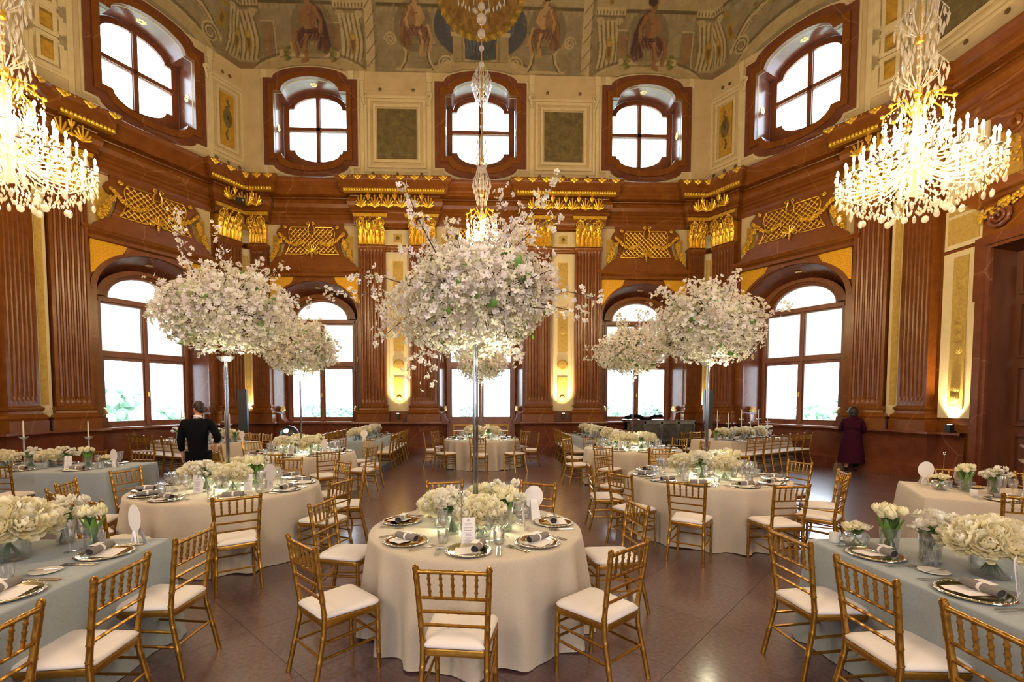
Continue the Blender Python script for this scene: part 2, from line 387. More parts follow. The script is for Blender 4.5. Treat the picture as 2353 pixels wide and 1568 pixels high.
def lower_window(name, F, cx, door):
    X = F @ Matrix.Translation((cx, 0, 0)); z0 = 1.08
    lun = [(.87 * cos(radians(t)), 4.6 + .62 * sin(radians(t))) for t in range(0, 181, 12)]
    P = lambda x0, x1, za, zb: [(x0, za), (x1, za), (x1, zb), (x0, zb)]
    panes = [P(-1.05, -.06, 3.15, 4.42), P(.06, 1.05, 3.15, 4.42), P(-1.05, -.06, 1.2, 2.93), P(.06, 1.05, 1.2, 2.93)]
    back = arch_loop(1.2, .0 if door else 1.04, 4.6, 5.42)
    b = MB(); b.prism(back, .7, .8, [lun] + panes)
    b.box(-.045, .045, .64, .7, .06 if door else 1.12, 4.5); b.box(-1.12, 1.12, .62, .7, 4.46, 4.55); b.box(-1.1, 1.1, .65, .7, 2.99, 3.09)
    for s in (-1, 1): b.box(s * 1.1 - .035, s * 1.1 + .035, .64, .7, 1.12, 4.46)
    for x0, x1, za, zb in ((-1.05, -.06, 1.2, 2.93), (.06, 1.05, 1.2, 2.93)):
        for q in (P(x0, x0 + .035, za, zb), P(x1 - .035, x1, za, zb), P(x0, x1, za, za + .035), P(x0, x1, zb - .035, zb)): b.prism(q, .68, .71)
    w = structure(b.build(name, 'wood', mw=X))
    ring = MB(); o = arc(0, 4.6, 1.2, .82, 0, 180, 20); i_ = arc(0, 4.6, .99, .72, 0, 180, 20)
    ring.prism(o + i_[::-1], .52, .7); i2 = arc(0, 4.6, .93, .67, 0, 180, 20); ring.prism(i_ + i2[::-1], .62, .7)
    ring.build('arch_moulding', 'marble', w)
    for q in [lun] + panes:
        p = MB(); p.prism(q, .745, .752); p.build('pane', 'pane', w, 0)
    for q in [lun] + panes[:2]:
        p = MB(); p.prism(q, .79, .793); p.build('roller_blind', 'blind', w, 0)
    fr = arch_loop(1.406, .01 if door else 1.095, 4.65, 5.757); r = MB(); r.bridge(fr, .04, back, .72); r.build('reveal', 'marble_d', w)
    if not door:
        s = MB(); s.box(-1.5, 1.5, -.06, .72, 1.0, 1.09); s.build('sill', 'marble_d', w, 0)
        h = MB(); h.tube([(.0, .62, 2.05), (.0, .58, 2.05), (.0, .58, 1.92)], .014); h.build('handle', 'gold', w)
    else:
        k = MB(); k.prism(P(-1.0, -.1, .22, .98), .66, .7, [P(-.93, -.17, .29, .91)]); k.prism(P(.1, 1.0, .22, .98), .66, .7, [P(.17, .93, .29, .91)]); k.build('door_panel_trim', 'ochre', w, 0)
    put('rosette', ROS, w, Matrix.Translation((0, .36, 5.56)) @ Matrix.Rotation(radians(-90), 4, 'X'))
    for s in (-1, 1):
        put('rosette', ROS, w, Matrix.Translation((s * 1.28, .36, 4.5)) @ Matrix.Rotation(s * radians(90), 4, 'Z'))
        put('rosette', ROS, w, Matrix.Translation((s * 1.28, .36, 3.2)) @ Matrix.Rotation(s * radians(90), 4, 'Z'))
        # carved shell bracket at the foot of the reveal
        c = MB()
        for k in range(7):
            a = radians(90 + (k - 3) * 24); c.tube([(s * 1.27, .3, 1.42), (s * 1.22, .3 + .17 * cos(a), 1.42 + .2 * sin(a))], [.012, .034], 6)
        c.build('shell', 'palegold', w)
        c = MB(); c.prism([(s * 1.4, 1.0), (s * 1.12, 1.0), (s * 1.12, 1.12), (s * 1.2, 1.2), (s * 1.22, 1.36), (s * 1.4, 1.4)], .12, .52); c.build('shell_bracket', 'marble_d', w)
    return w

def upper_window(name, F, cx):
    X = F @ Matrix.Translation((cx, 0, 0))
    def quarter(sx, top):
        if top: q = [(.075, 11.04), (.97, 11.04), (.97, 11.66), (.8, 11.66)] + arc(0, 11.66, .8, .38, 0, 84.6, 8)[1:]
        else: q = [(.075, 10.91)] + [(.075, 9.92)] + arc(0, 10.3, .8, .38, 275.4, 360, 8)[:-1] + [(.8, 10.3), (.97, 10.3), (.97, 10.91)]
        return [(sx * x, z) for x, z in q] if sx > 0 else [(-x, z) for x, z in q][::-1]
    qs = [quarter(s, t) for s in (1, -1) for t in (True, False)]
    b = MB(); b.prism(UPI, .72, .8, qs); b.box(-.06, .06, .67, .72, 9.9, 12.05); b.box(-1.0, 1.0, .67, .72, 10.92, 11.03)
    w = structure(b.build(name, 'wood', mw=X))
    for q in qs: p = MB(); p.prism(q, .755, .762); p.build('pane', 'pane', w, 0)
    r = MB(); q_ = ovalw(1.165, 9.775, 11.755, .935, 9.395, 12.205); r.bridge(q_, .03, q_, .74); r.build('reveal', 'marble_d', w)
    f = MB(); f.prism(UPO, -.07, .02, [UPM]); f.build('surround', 'marble_d', w)
    f = MB(); f.prism(UPM, -.12, .02, [UPI]); f.build('inner_moulding', 'marble', w)
    f = MB(); f.prism(ovalw(1.56, 9.38, 12.23, 1.26, 9.02, 12.59), -.025, .02, [UPO]); f.build('cream_border', 'cream_l', w)
    put('rosette', ROS, w, Matrix.Translation((0, .3, 12.17)) @ Matrix.Rotation(radians(-90), 4, 'X') @ Matrix.Scale(1.3, 4))
    for s in (-1, 1): put('rosette', ROS, w, Matrix.Translation((s * 1.13, .3, 10.8)) @ Matrix.Rotation(s * radians(90), 4, 'Z') @ Matrix.Scale(1.2, 4))
    return w
for i, (n, F, x, d) in enumerate(BAYS):
    lower_window(n, F, x, d); upper_window('window_%d' % (i + 6), F, x)
    # daylight guides in the openings
    for nm, zc, sx_, sz in (('window_daylight', 3.1, 2.2, 4.2), ('window_daylight', 11.0, 2.0, 2.3)):
        q = F @ Vector((x, .95, zc)); o = lamp(nm, 'AREA', q, 100, (.84, .92, 1), size=sx_, size_y=sz)
        o.rotation_euler = (radians(90), 0, F.to_euler().z + pi) if False else (radians(-90), 0, F.to_euler().z)
        o.data.cycles.is_portal = True

# ------------------------------------------------------------------ pilasters
def flute_mesh(w, zlo=1.68, zhi=6.82, n=7, d=.05):
    b = MB(); xs = []; e = .055
    fw = (w - 2 * e) / n
    prof = [(-w / 2, 0, 0)]
    for i in range(n):
        x0 = -w / 2 + e + i * fw
        for k, t in ((.1, 0), (.2, .7), (.5, 1), (.8, .7), (.9, 0)): prof.append((x0 + fw * k, t, 1))
    prof.append((w / 2, 0, 0))
    rows = [(zlo, 0), (1.8, 0), (1.86, .75), (1.92, 1), (zhi - .24, 1), (zhi - .18, .75), (zhi - .12, 0), (zhi, 0)]
    k = len(prof)
    for z, m in rows:
        for x, t, _ in prof: b.v.append((x, -ST + d * t * m, z))
    for i in range(len(rows) - 1):
        for j in range(k - 1): b.f.append((i * k + j, i * k + j + 1, (i + 1) * k + j + 1, (i + 1) * k + j))
    for sx in (-w / 2, w / 2): b.add([(sx, -ST, zlo), (sx, -ST, zhi), (sx, 0, zhi), (sx, 0, zlo)], [(0, 1, 2, 3)])
    return b.mesh('pilaster_shaft', 'flute', 30)
BASEP = [(.0, 1.68), (.02, 1.66), (.05, 1.64), (.05, 1.6), (.02, 1.56), (.03, 1.5), (.08, 1.46), (.1, 1.41), (.08, 1.36), (.1, 1.34), (.1, 1.08)]
ASTR = [(0, 6.74), (.03, 6.78), (.04, 6.8), (.04, 6.84), (.01, 6.87), (0, 6.88)]
def spiral(cx, cz, r, turns, y, n=26, s=1):
    return [(cx + s * r * (1 - .86 * t / n) * cos(turns * 2 * pi * t / n + pi / 2), y - .05 * t / n, cz + r * (1 - .86 * t / n) * sin(turns * 2 * pi * t / n + pi / 2)) for t in range(n + 1)]
def leaf_strip(b, x, z, w, h, y0, curl, seg=6):
    vs = []
    for i in range(seg + 1):
        t = i / seg; zz = z + h * min(1, t * 1.15) - (h * .16 * max(0, t - .75) / .25); yy = y0 - curl * t ** 2.2
        ww = w * (.55 + .6 * sin(pi * min(1, t * .8 + .1))) * (1 - .55 * max(0, t - .7) / .3)
        wob = .82 if i % 2 else 1.08
        vs += [(x - ww / 2 * wob, yy + .02, zz), (x, yy - .02, zz), (x + ww / 2 * wob, yy + .02, zz)]
    b.add(vs, [(3 * i + k, 3 * i + k + 1, 3 * i + k + 4, 3 * i + k + 3) for i in range(seg) for k in (0, 1)])
def capital_mesh(w):
    b = MB(); b.box(-w / 2 + .03, w / 2 - .03, -ST - .02, 0, 6.88, 7.7)
    for row, (z, h, n, curl) in enumerate(((6.88, .3, 6, .07), (6.9, .48, 5, .11), (6.95, .66, 4, .15))):
        for i in range(n):
            x = -w / 2 + w * (i + .5) / n; leaf_strip(b, x, z, w / n * .82, h, -ST - .05 + .02 * row, curl, 8); b.tube([(x, -ST - .06, z), (x, -ST - .08, z + h * .6), (x, -ST - .06 - curl, z + h * .92)], [.018, .014, .02], 5); b.ico((x, -ST - .06 - curl, z + h * .93), .032, 1, .8, .8, 1)
    for s in (-1, 1):
        b.tube(spiral(s * (w / 2 - .1), 7.55, .15, 2.2, -ST - .12, 30, s), [.03 * (1 - .5 * t / 30) for t in range(31)], 6)
        b.tube([(s * .05, -ST - .08, 7.25), (s * w * .2, -ST - .1, 7.45), (s * (w / 2 - .1), -ST - .12, 7.7)], .022, 6)
        b.tube(spiral(s * .1, 7.5, .075, 1.6, -ST - .1, 16, -s), .016, 5)
        b.ico((s * (w / 2 - .05), -ST - .1, 7.32), .05, sub=1)
    for i in range(11): b.ico(((i - 5) * w * .06, -ST - .14 - .02 * (i % 2), 7.6 + .06 * (i % 4)), .036, sub=1)
    rr = random.Random(3)
    for i in range(70): b.ico((rr.uniform(-.5, .5) * w, -ST - rr.uniform(.04, .1), rr.uniform(6.95, 7.5)), rr.uniform(.015, .03), 1, .8, 1.6, 1)
    b.prism([(-w / 2 - .1, 7.72), (w / 2 + .1, 7.72), (w / 2 + .12, 7.82), (-w / 2 - .12, 7.82)], -ST - .16, 0)
    return b.mesh('capital', 'gold', 50)
PM, CM = {}, {}
def pilaster(F, x0, x1, corner_cap=False):
    w = round(x1 - x0, 3); wall = WOF[id(F)]
    if w not in PM: PM[w] = flute_mesh(w, n=7 if w > .8 else 6); CM[w] = capital_mesh(w)
    c = (x0 + x1) / 2
    e = put('pilaster', PM[w], wall, Matrix.Translation((c, 0, 0)))
    for nm, pr in (('base', BASEP), ('neck_moulding', ASTR)):
        b = MB(); b.sweep([(-w / 2, 0), (-w / 2, -ST), (w / 2, -ST), (w / 2, 0)][::1], [(d, z) for d, z in pr]); b.build(nm, 'marble', e)
    put('capital', CM[w], e)
    return e
PIL = [(FB, -4.0, -3.13), (FB, -2.35, -1.48), (FB, 1.48, 2.35), (FB, 3.13, 4.0), (FB, -7.46, -6.92), (FB, 6.92, 7.46), (FL, -1.03, -.27), (FR, .27, 1.03), (FL, -5.08, -4.33), (FR, 4.33, 5.08), (FLW, -1.0, -.24), (FRW, .24, 1.0)]
for p in PIL: pilaster(*p)

# pedestals (dado) and their mouldings, with the breaks under the pilasters
def steps(door_gap):
    L = [W2(FLW, -SIDE, 0), W2(FLW, -1.08, 0), W2(FLW, -1.08, ST), corner(FLW, 0, FL, -5.3, ST), W2(FL, -4.25, ST), W2(FL, -4.25, 0), W2(FL, -1.08, 0), W2(FL, -1.08, ST),
         corner(FL, 0, FB, -BX, ST), W2(FB, -6.88, ST), W2(FB, -6.88, 0), W2(FB, -4.06, 0), W2(FB, -4.06, ST), W2(FB, -1.45, ST), W2(FB, -1.45, 0)]
    R = [(-x, y) for x, y in L][::-1]
    return (L, R)
DADO = [(.0, 1.1), (.16, 1.1), (.17, 1.05), (.1, 1.01), (.07, .97), (.05, .93), (.05, .34), (.09, .3), (.12, .27), (.13, .0)]
PL, PR = steps(True)
for nm, pth in (('baseboard_left', PL), ('baseboard_right', PR[:-1] + [W2(FRW, 1.75, 0)]), ('baseboard_right_rear', [W2(FRW, 4.4, 0), W2(FRW, SIDE, 0)])):
    b = MB(); b.sweep(pth, DADO); structure(b.build(nm, 'marble_d', smooth=30))

# entablature: architrave, gilded frieze, cornice
ENT = [(.0, 7.54), (.04, 7.56), (.06, 7.62), (.06, 7.72), (.1, 7.76), (.1, 7.84), (.15, 7.87), (.15, 7.93), (.1, 7.95), (.2, 8.05), (.23, 8.16), (.2, 8.28), (.13, 8.36), (.14, 8.385), (.36, 8.4), (.39, 8.43), (.39, 8.5), (.42, 8.54), (.42, 8.66), (.46, 8.7), (.5, 8.74), (.52, 8.8), (.52, 8.86), (.5, 8.88), (.0, 8.96)]
b = MB(); b.sweep(PL + PR, ENT); trim1 = structure(b.build('trim_1', 'marble', smooth=25))
b = MB(); b.sweep([(-x, y) for x, y in [W2(FB, 0, 0)]] and [W2(FLW, -SIDE, 0), W2(FL, -5.3, 0), W2(FB, -BX, 0), W2(FB, BX, 0), W2(FR, 5.3, 0), W2(FRW, SIDE, 0)], [(.0, 8.9), (.05, 8.95), (.05, 9.02), (.0, 9.05)])
structure(b.build('trim_2', 'cream_l', smooth=25))
# gilded ornament on the breaks of the entablature
def palmette(b, x, y, z, h, nb=5):
    for k in range(nb):
        a = radians(90 + (k - (nb - 1) / 2) * 24); L = h * (1 - .13 * abs(k - nb // 2))
        p = [(x, y, z), (x + L * .55 * cos(a), y - .02, z + L * .6 * sin(a)), (x + L * .8 * cos(a), y - .03, z + L * sin(a))]
        b.tube(p, [.016, .03, .024], 6)
    b.ico((x, y - .02, z), .035, sub=1)
def ornaments(F, x0, x1, bead0=None, bead1=None):
    wall = WOF[id(F)]; L = x1 - x0; n = max(2, round(L / .43)); y = -ST
    fr = MB()
    for i in range(n + 1):
        x = x0 + L * i / n
        if i < n: palmette(fr, x0 + L * (i + .5) / n, y - .26, 7.98, .36, 7)
        if 0 < i < n: palmette(fr, x, y - .25, 8.2, .2, 3); fr.ico((x, y - .27, 8.05), .06, 1, .6, 1, 1); fr.tube([(x, y - .26, 8.08), (x, y - .25, 8.22)], .014, 5)
    fr.build('frieze_palmettes', 'gold', wall)
    b0 = x0 - .28 if bead0 is None else bead0; b1 = x1 + .28 if bead1 is None else bead1
    bd = MB(); m = int((b1 - b0) / .078)
    for i in range(m + 1):
        x = b0 + (b1 - b0) * i / m; bd.ico((x, y - .43, 8.46), .046, 1, .8, 1.25, 1)
    bd.box(b0 - .03, b1 + .03, y - .45, y - .3, 8.39, 8.42); o = bd.build('bead_row', 'gold', wall); o['kind'] = 'stuff'
    dr = MB(); m = max(1, round((b1 - b0) / .43))
    for i in range(m + 1):
        x = b0 + (b1 - b0) * i / m
        for dx, dz, r in ((-.06, 0, .055), (.06, 0, .055), (0, -.04, .06), (0, .04, .04), (-.11, .02, .03), (.11, .02, .03)): dr.ico((x + dx, y - .54, 8.8 + dz), r, 1, .6, 1, 1)
        if i < m: dr.ico((x + .21, y - .52, 8.83), .02, .6, .6, 1.4, 1)
    dr.build('cornice_drops', 'gold', wall)
ornaments(FB, -4.02, -1.47); ornaments(FB, 1.47, 4.02)
ornaments(FB, -7.5, -6.95, -7.3, -6.6); ornaments(FB, 6.95, 7.5, 6.6, 7.3); ornaments(FL, -1.05, -.2, -1.4, -.42); ornaments(FR, .2, 1.05, .42, 1.4)
ornaments(FL, -5.1, -4.26, -4.9, -3.9); ornaments(FR, 4.26, 5.1, 3.9, 4.9); ornaments(FLW, -1.08, -.3, -1.4, -.5); ornaments(FRW, .3, 1.08, .5, 1.4)

# ------------------------------------------------------------------ over each arch: gilded spandrels, hood, cartouche with lattice
def hw_lat(z):
    T = [(6.57, .86), (6.75, .76), (6.97, .68), (7.15, .73), (7.3, .74), (7.43, .66)]
    for (a, p), (c, q) in zip(T, T[1:]):
        if a <= z <= c: return p + (q - p) * (z - a) / (c - a)
    return 0
def lat_bottom(x): return 6.57 + .1 * max(0, 1 - abs(x) / .3)
def build_over():
    D = {}
    sp = MB()
    for s in (-1, 1):
        a = [(s * 1.44, 5.86), (s * 1.44, 5.02)] + [(s * 1.45 * cos(radians(t)), 4.65 + 1.15 * sin(radians(t))) for t in range(21, 63, 6)] + [(s * .66, 5.86)]
        sp.prism(a if s < 0 else a[::-1], -.03, .01)
        for i in range(15):      # scale-like rows of the mosaic
            z = 5.08 + i * .053
            for j in range(15):
                x = 1.415 - j * .053 - (.026 if i % 2 else 0)
                if x < .7 or (x / 1.49) ** 2 + ((z - 4.65) / 1.19) ** 2 < 1: continue
                sp.add([(s * (x - .024), -.031, z), (s * x, -.045, z - .02), (s * (x + .024), -.031, z), (s * x, -.036, z + .026)], [(0, 1, 3), (1, 2, 3)])
    D['spandrel'] = (sp.mesh('spandrel', 'goldplate', 0))
    ar = MB(); o = arc(0, 4.65, 1.47, 1.17, 0, 180, 24); i_ = arc(0, 4.65, 1.4, 1.1, 0, 180, 24); ar.prism(o + i_[::-1], -.05, .01); D['archivolt'] = ar.mesh('archivolt', 'marble')
    h = MB(); prof = [(.0, 5.86), (.06, 5.88), (.06, 5.96), (.1, 6.0), (.16, 6.03), (.18, 6.08), (.2, 6.1), (.2, 6.14), (0, 6.16)]
    h.sweep([(-1.47, 0), (-1.47, -.05), (1.47, -.05), (1.47, 0)], prof); D['hood'] = h.mesh('hood_moulding', 'marble', 25)
    c = MB()
    c.prism([(-1.42, 6.14), (1.42, 6.14), (1.36, 6.28), (1.24, 6.36), (1.2, 6.44), (1.04, 6.5), (-1.04, 6.5), (-1.2, 6.44), (-1.24, 6.36), (-1.36, 6.28)], -.16, .02)
    body = [(1.02, 6.5), (.92, 6.75), (.88, 6.95), (.95, 7.05), (1.08, 7.12), (1.15, 7.24), (1.1, 7.36), (1.0, 7.46), (1.02, 7.58)]
    c.prism([(-x, z) for x, z in body] + body[::-1], -.12, .02)
    for s in (-1, 1): c.lathe([(.09, -.17), (.11, -.15), (.11, 0), (.09, .02)], 14, (0, 0, 0)) if False else None
    D['cartouche'] = c.mesh('cartouche', 'marble', 30)
    # lattice
    lt = MB(); g = .074; y = -.15
    def inside(x, z): return lat_bottom(x) <= z <= 7.43 and abs(x) <= hw_lat(z) and not (abs(x) < .1 and z > 7.28)
    nodes = {}
    for i in range(-13, 14):
        for j in range(0, 13):
            if (i + j) % 2: continue
            x, z = i * g, 6.55 + j * g
            nodes[i, j] = inside(x, z)
    for (i, j), ok in nodes.items():
        for di in (-1, 1):
            k = (i + di, j + 1)
            if k in nodes and ok and nodes[k]:
                lt.tube([(i * g, y, 6.55 + j * g), (k[0] * g, y, 6.55 + k[1] * g)], .014, 4)
        if ok: lt.ico((i * g, y - .01, 6.55 + j * g), .034, 1, .5, 1, 1)
    zs = [6.57 + .86 * t / 10 for t in range(11)]
    for s in (-1, 1): lt.tube([(s * hw_lat(min(7.43, z)), y, z) for z in zs], .015, 5)
    lt.tube([(-.66, y, 7.43), (-.12, y, 7.43), (-.08, y, 7.28), (.08, y, 7.28), (.12, y, 7.43), (.66, y, 7.43)], .014, 5)
    lt.tube([(.86 - 1.72 * t / 20, y, lat_bottom(.86 - 1.72 * t / 20)) for t in range(21)], .014, 5)
    D['lattice'] = lt.mesh('lattice', 'gold', 50)
    # garland and scrolls
    gr = MB(); r = random.Random(7)
    def flower(x, z, q):
        for k in range(5):
            a = 2 * pi * k / 5 + r.random(); gr.ico((x + q * .6 * cos(a), -.2 + r.uniform(-.02, .02), z + q * .6 * sin(a)), q * .6, 1, .7, 1, 1)
        gr.ico((x, -.23, z), q * .35, sub=1)
    for s in (-1, 1):
        for t in range(26):
            u = t / 25; x = s * (1.04 - .78 * u); z = 7.22 - .36 * sin(pi * u * .75) + r.uniform(-.03, .03)
            flower(x, z, r.uniform(.036, .062))
        for t in range(26):
            u = t / 25; flower(s * (1.0 + .28 * u + r.uniform(-.06, .06)), 7.02 - .62 * u, r.uniform(.035, .055))
        flower(s * .83, 7.42, .06)
        gr.tube(spiral(s * .16, 6.62, .085, 1.4, -.19, 14, s), [.022 * (1 - .5 * i / 14) for i in range(15)], 5)
        gr.tube([(s * .1, -.2, 7.2), (s * .1, -.21, 7.38), (s * .04, -.22, 7.5)], .018, 5)
        gr.tube(spiral(s * .09, 7.52, .06, 1.2, -.22, 12, s), .015, 5)
    for k in range(7): a = radians(90 + (k - 3) * 24); gr.tube([(0, -.2, 6.62), (.2 * cos(a), -.21, 6.64 + .2 * sin(a))], [.012, .025], 5)
    for k in range(4): gr.ico((0, -.2, 6.58 - k * .045), .036 - k * .005, 1.4, .7, 1, 1)
    D['garland'] = gr.mesh('garland', 'gold', 60)
    # side fields: cream with a gilded strip
    sf = MB()
    for s in (-1, 1): sf.box(min(s * .86, s * 1.47), max(s * .86, s * 1.47), -.02, .01, 6.14, 7.56)
    D['side_field'] = sf.mesh('side_field', 'cream', 0)
    ss = MB()
    for s in (-1, 1): ss.box(min(s * 1.02, s * 1.3), max(s * 1.02, s * 1.3), -.03, .0, 6.2, 7.2)
    D['gilt_strip'] = ss.mesh('gilt_strip', 'ochre', 0)
    return D
OV = build_over()
for n, F, x, d in BAYS:
    w = WOF[id(F)]; mw = Matrix.Translation((x, 0, 0)) @ (Matrix.Diagonal((1.06, 1, 1, 1)) if F is not FB else Matrix.Identity(4))
    ca = put('cartouche', OV['cartouche'], w, mw)
    for k, nm in (('lattice', 'lattice'), ('garland', 'garland')): put(nm, OV[k], ca)
    for k, nm in (('spandrel', 'spandrel'), ('archivolt', 'archivolt'), ('hood', 'hood_moulding'), ('side_field', 'side_field'), ('gilt_strip', 'gilt_strip')): put(nm, OV[k], w, mw)

# ------------------------------------------------------------------ cream strips between the pilasters, with ochre insets and medallions
def strip(F, x0, x1, z0=1.45, z1=6.7, y=-.03, small=True):
    w = WOF[id(F)]; c = (x0 + x1) / 2; h = (x1 - x0) / 2
    b = MB(); b.box(x0, x1, y, 0, z0, z1); b.box(x0 + .08, x1 - .08, y - .015, y, z0 + .1, z1 - .1); e = b.build('pilaster_strip', 'strip_c', w, 0)
    i = MB(); q = h * .42
    for za, zb in ((z1 - 1.35, z1 - .3), (z0 + 2.0, z0 + 3.4), (z0 + .28, z0 + 1.15)): i.box(c - q, c + q, y - .03, y - .01, za, zb)
    i.build('inset', 'stripe', e, 0)
    m = MB()
    for zc, r in ((z0 + 1.55, q * 1.15), (z1 - .45, q * .7), (z1 - 1.9, q), (z0 + 2.7, q * .75), (z0 + .42, q * .6)):
        for rr, yy in ((r, .04), (r * .8, .055), (r * .55, .045), (r * .3, .065)):
            m.X = Matrix.Translation((c, y - yy, zc)) @ Matrix.Rotation(radians(90), 4, 'X'); m.lathe([(rr, 0), (rr * .9, .015)], 18)
    m.X = None; m.build('medallion', 'stripe', e)
    if small:
        b = MB(); b.box(x0 - .03, x1 + .03, y, 0, 6.93, 7.42); k = b.build('small_panel', 'cream_l', w, 0)
        b = MB(); b.box(c - .14, c + .14, y - .012, y, 7.02, 7.28); b.build('inset', 'stripe', k, 0)
        b = MB(); b.X = Matrix.Translation((c, y - .02, 7.15)); b.ico((0, 0, 0), .07, 1, .4, 1, 1); b.X = None; b.build('rosette', 'bronze', k)
        b = MB(); b.sweep([(x0, 0), (x0, -.1), (x1, -.1), (x1, 0)], [(.0, 6.72), (.03, 6.74), (.03, 6.8), (.07, 6.83), (.07, 6.87), (0, 6.9)]); b.sweep([(x0, 0), (x0, -.2), (x1, -.2), (x1, 0)], [(0, 7.44), (.02, 7.47), (.0, 7.52), (.05, 7.58), (.06, 7.66), (.03, 7.7), (.0, 7.85)]); b.build('strip_cornice', 'marble', w)
strip(FB, -3.13, -2.35); strip(FB, 2.35, 3.13)
# narrow strips standing in the corners
def corner_strip(F1, x1, F2, x2, wall, d=.13, half=.15):
    p = Vector(corner(F1, x1, F2, x2, d)); n1 = (F1.to_3x3() @ Vector((0, -1, 0))).to_2d(); n2 = (F2.to_3x3() @ Vector((0, -1, 0))).to_2d()
    n = (n1 + n2).normalized(); a = atan2(n.y, n.x) + pi / 2
    X = wall.matrix_basis.inverted() @ Matrix.Translation((p.x, p.y, 0)) @ Matrix.Rotation(a, 4, 'Z')
    b = MB(); b.box(-half, half, -.02, .12, 1.4, 6.72); e = b.build('corner_strip', 'strip_c', wall, 0, X)
    b = MB(); b.box(-half * .5, half * .5, -.03, 0, 1.7, 6.5); b.build('inset', 'stripe', e, 0)
    b = MB(); b.box(-half * .8, half * .8, -.06, .12, 6.9, 7.3); b.build('small_panel', 'cream_l', e, 0)
    b = MB(); b.box(-half * 1.3, half * 1.3, -.03, .12, 7.28, 7.74); b.prism([(-half * 2, 7.72), (half * 2, 7.72), (half * 2.2, 7.82), (-half * 2.2, 7.82)], -.16, .1)
    for s in (-1, 1): b.tube(spiral(s * .11, 7.55, .12, 2, -.1, 24, -s), [.028 * (1 - .5 * t / 24) for t in range(25)], 6); b.tube([(s * .02, -.08, 7.3), (s * .12, -.1, 7.38), (s * .2, -.09, 7.55)], .025, 6)
    for i in range(7): b.ico(((i - 3) * .05, -.1, 7.33 + .04 * (i % 2)), .04, sub=1); b.ico(((i - 3) * .05, -.14, 7.7 + .03 * (i % 2)), .034, sub=1)
    b.build('corner_capital', 'gold', e, 50)
    return Vector((p.x, p.y)), n
CS = [corner_strip(FL, 0, FB, -BX, WL), corner_strip(FB, BX, FR, 0, WR), corner_strip(FLW, 0, FL, -5.3, WLW), corner_strip(FR, 5.3, FRW, 0, WRW)]

# ------------------------------------------------------------------ attic panels
def panel(F, x0, x1, z0, z1, m, frame_w=.13, name='attic_panel', discs=True):
    w = WOF[id(F)]
    P = lambda a, b_, c, d: [(a, c), (b_, c), (b_, d), (a, d)]
    b = MB()
    for o, y in ((.42 if discs else .24, -.02), (.3 if discs else .17, -.035), (frame_w, -.055)):
        if o > 0: b.prism(P(x0 - o, x1 + o, z0 - o, z1 + o), y, .0, [P(x0 - o + .08, x1 + o - .08, z0 - o + .08, z1 + o - .08)])
    e = b.build(name, 'cream_l', w, 0)
    b = MB(); b.box(x0, x1, -.02, 0, z0, z1); b.build('painted_field', m, e, 0)
    if discs:
        d = MB()
        for px, pz in ((x0 + .1, z1 + .6), (x1 - .1, z1 + .6), (x0 - .16, z0 - .5), ((x0 + x1) / 2, z0 - .5), (x1 + .16, z0 - .5)): d.ico((px, -.02, pz), .06, 1, .5, 1, 1)
        d.build('boss', 'bronze', e)
        for s, xx in ((-1, x0 - .45), (1, x1 + .45)):
            b = MB(); b.tube([(xx - s * .05 + .0, -.04, z1 + .1), (xx, -.05, z1 + .3), (xx + s * .05, -.05, z1 + .45)], .05, 8); b.tube(spiral(xx, z1 + .42, .12, 1.5, -.05, 16, s), .03, 6); b.build('volute', 'cream_l', e)
panel(FB, -3.37, -2.1, 9.72, 11.3, 'olive'); panel(FB, 2.1, 3.37, 9.72, 11.3, 'olive')
panel(FL, -.72, -.28, 9.8, 11.4, 'ochre'); panel(FR, .28, .72, 9.8, 11.4, 'ochre')
for F, s in ((FL, -1), (FR, 1)):
    w = WOF[id(F)]; m = MB()
    m.X = Matrix.Translation((s * .5, -.03, 10.65)) @ Matrix.Diagonal((.62, 1, 1.35, 1)) @ Matrix.Rotation(radians(90), 4, 'X')
    m.lathe([(.2, 0), (.22, .02), (.18, .03)], 20); m.lathe([(.1, 0), (.06, .03)], 12)
    m.X = None; m.tube([(s * .5, -.03, 11.2), (s * .44, -.03, 11.05), (s * .56, -.03, 10.95)], .03, 6); m.tube([(s * .5, -.03, 10.3), (s * .55, -.03, 10.15), (s * .5, -.03, 10.0)], .025, 6)
    m.build('painted_medallion', 'olive', w)
for F, a, b_ in ((FL, -5.05, -4.75), (FR, 4.75, 5.05)):
    for z0, z1 in ((9.75, 10.3), (10.42, 10.95), (11.05, 11.8)): panel(F, a, b_, z0, z1, 'ochre', .05, discs=False)
for F, s in ((FLW, -1), (FRW, 1)):
    panel(F, min(s * .7, s * 2.0), max(s * .7, s * 2.0), 9.95, 11.9, 'olive')
    panel(F, min(s * 3.6, s * 4.6), max(s * 3.6, s * 4.6), 9.95, 11.9, 'ochre')
# pairs of flat cream pilaster strips on the attic
b = MB()
for F, xs in ((FB, (-6.98 + .0, -4.2, -3.86, -1.68, 1.68, 3.86, 4.2, 7.0)), (FL, (-4.45, -1.02)), (FR, (1.02, 4.45))):
    b = MB()
    for x in xs: b.box(x - .06, x + .06, -.03, 0, 9.05, 12.3); b.box(x - .09, x + .09, -.045, 0, 12.15, 12.45)
    b.build('attic_pilaster_strips', 'cream_l', WOF[id(F)], 0)
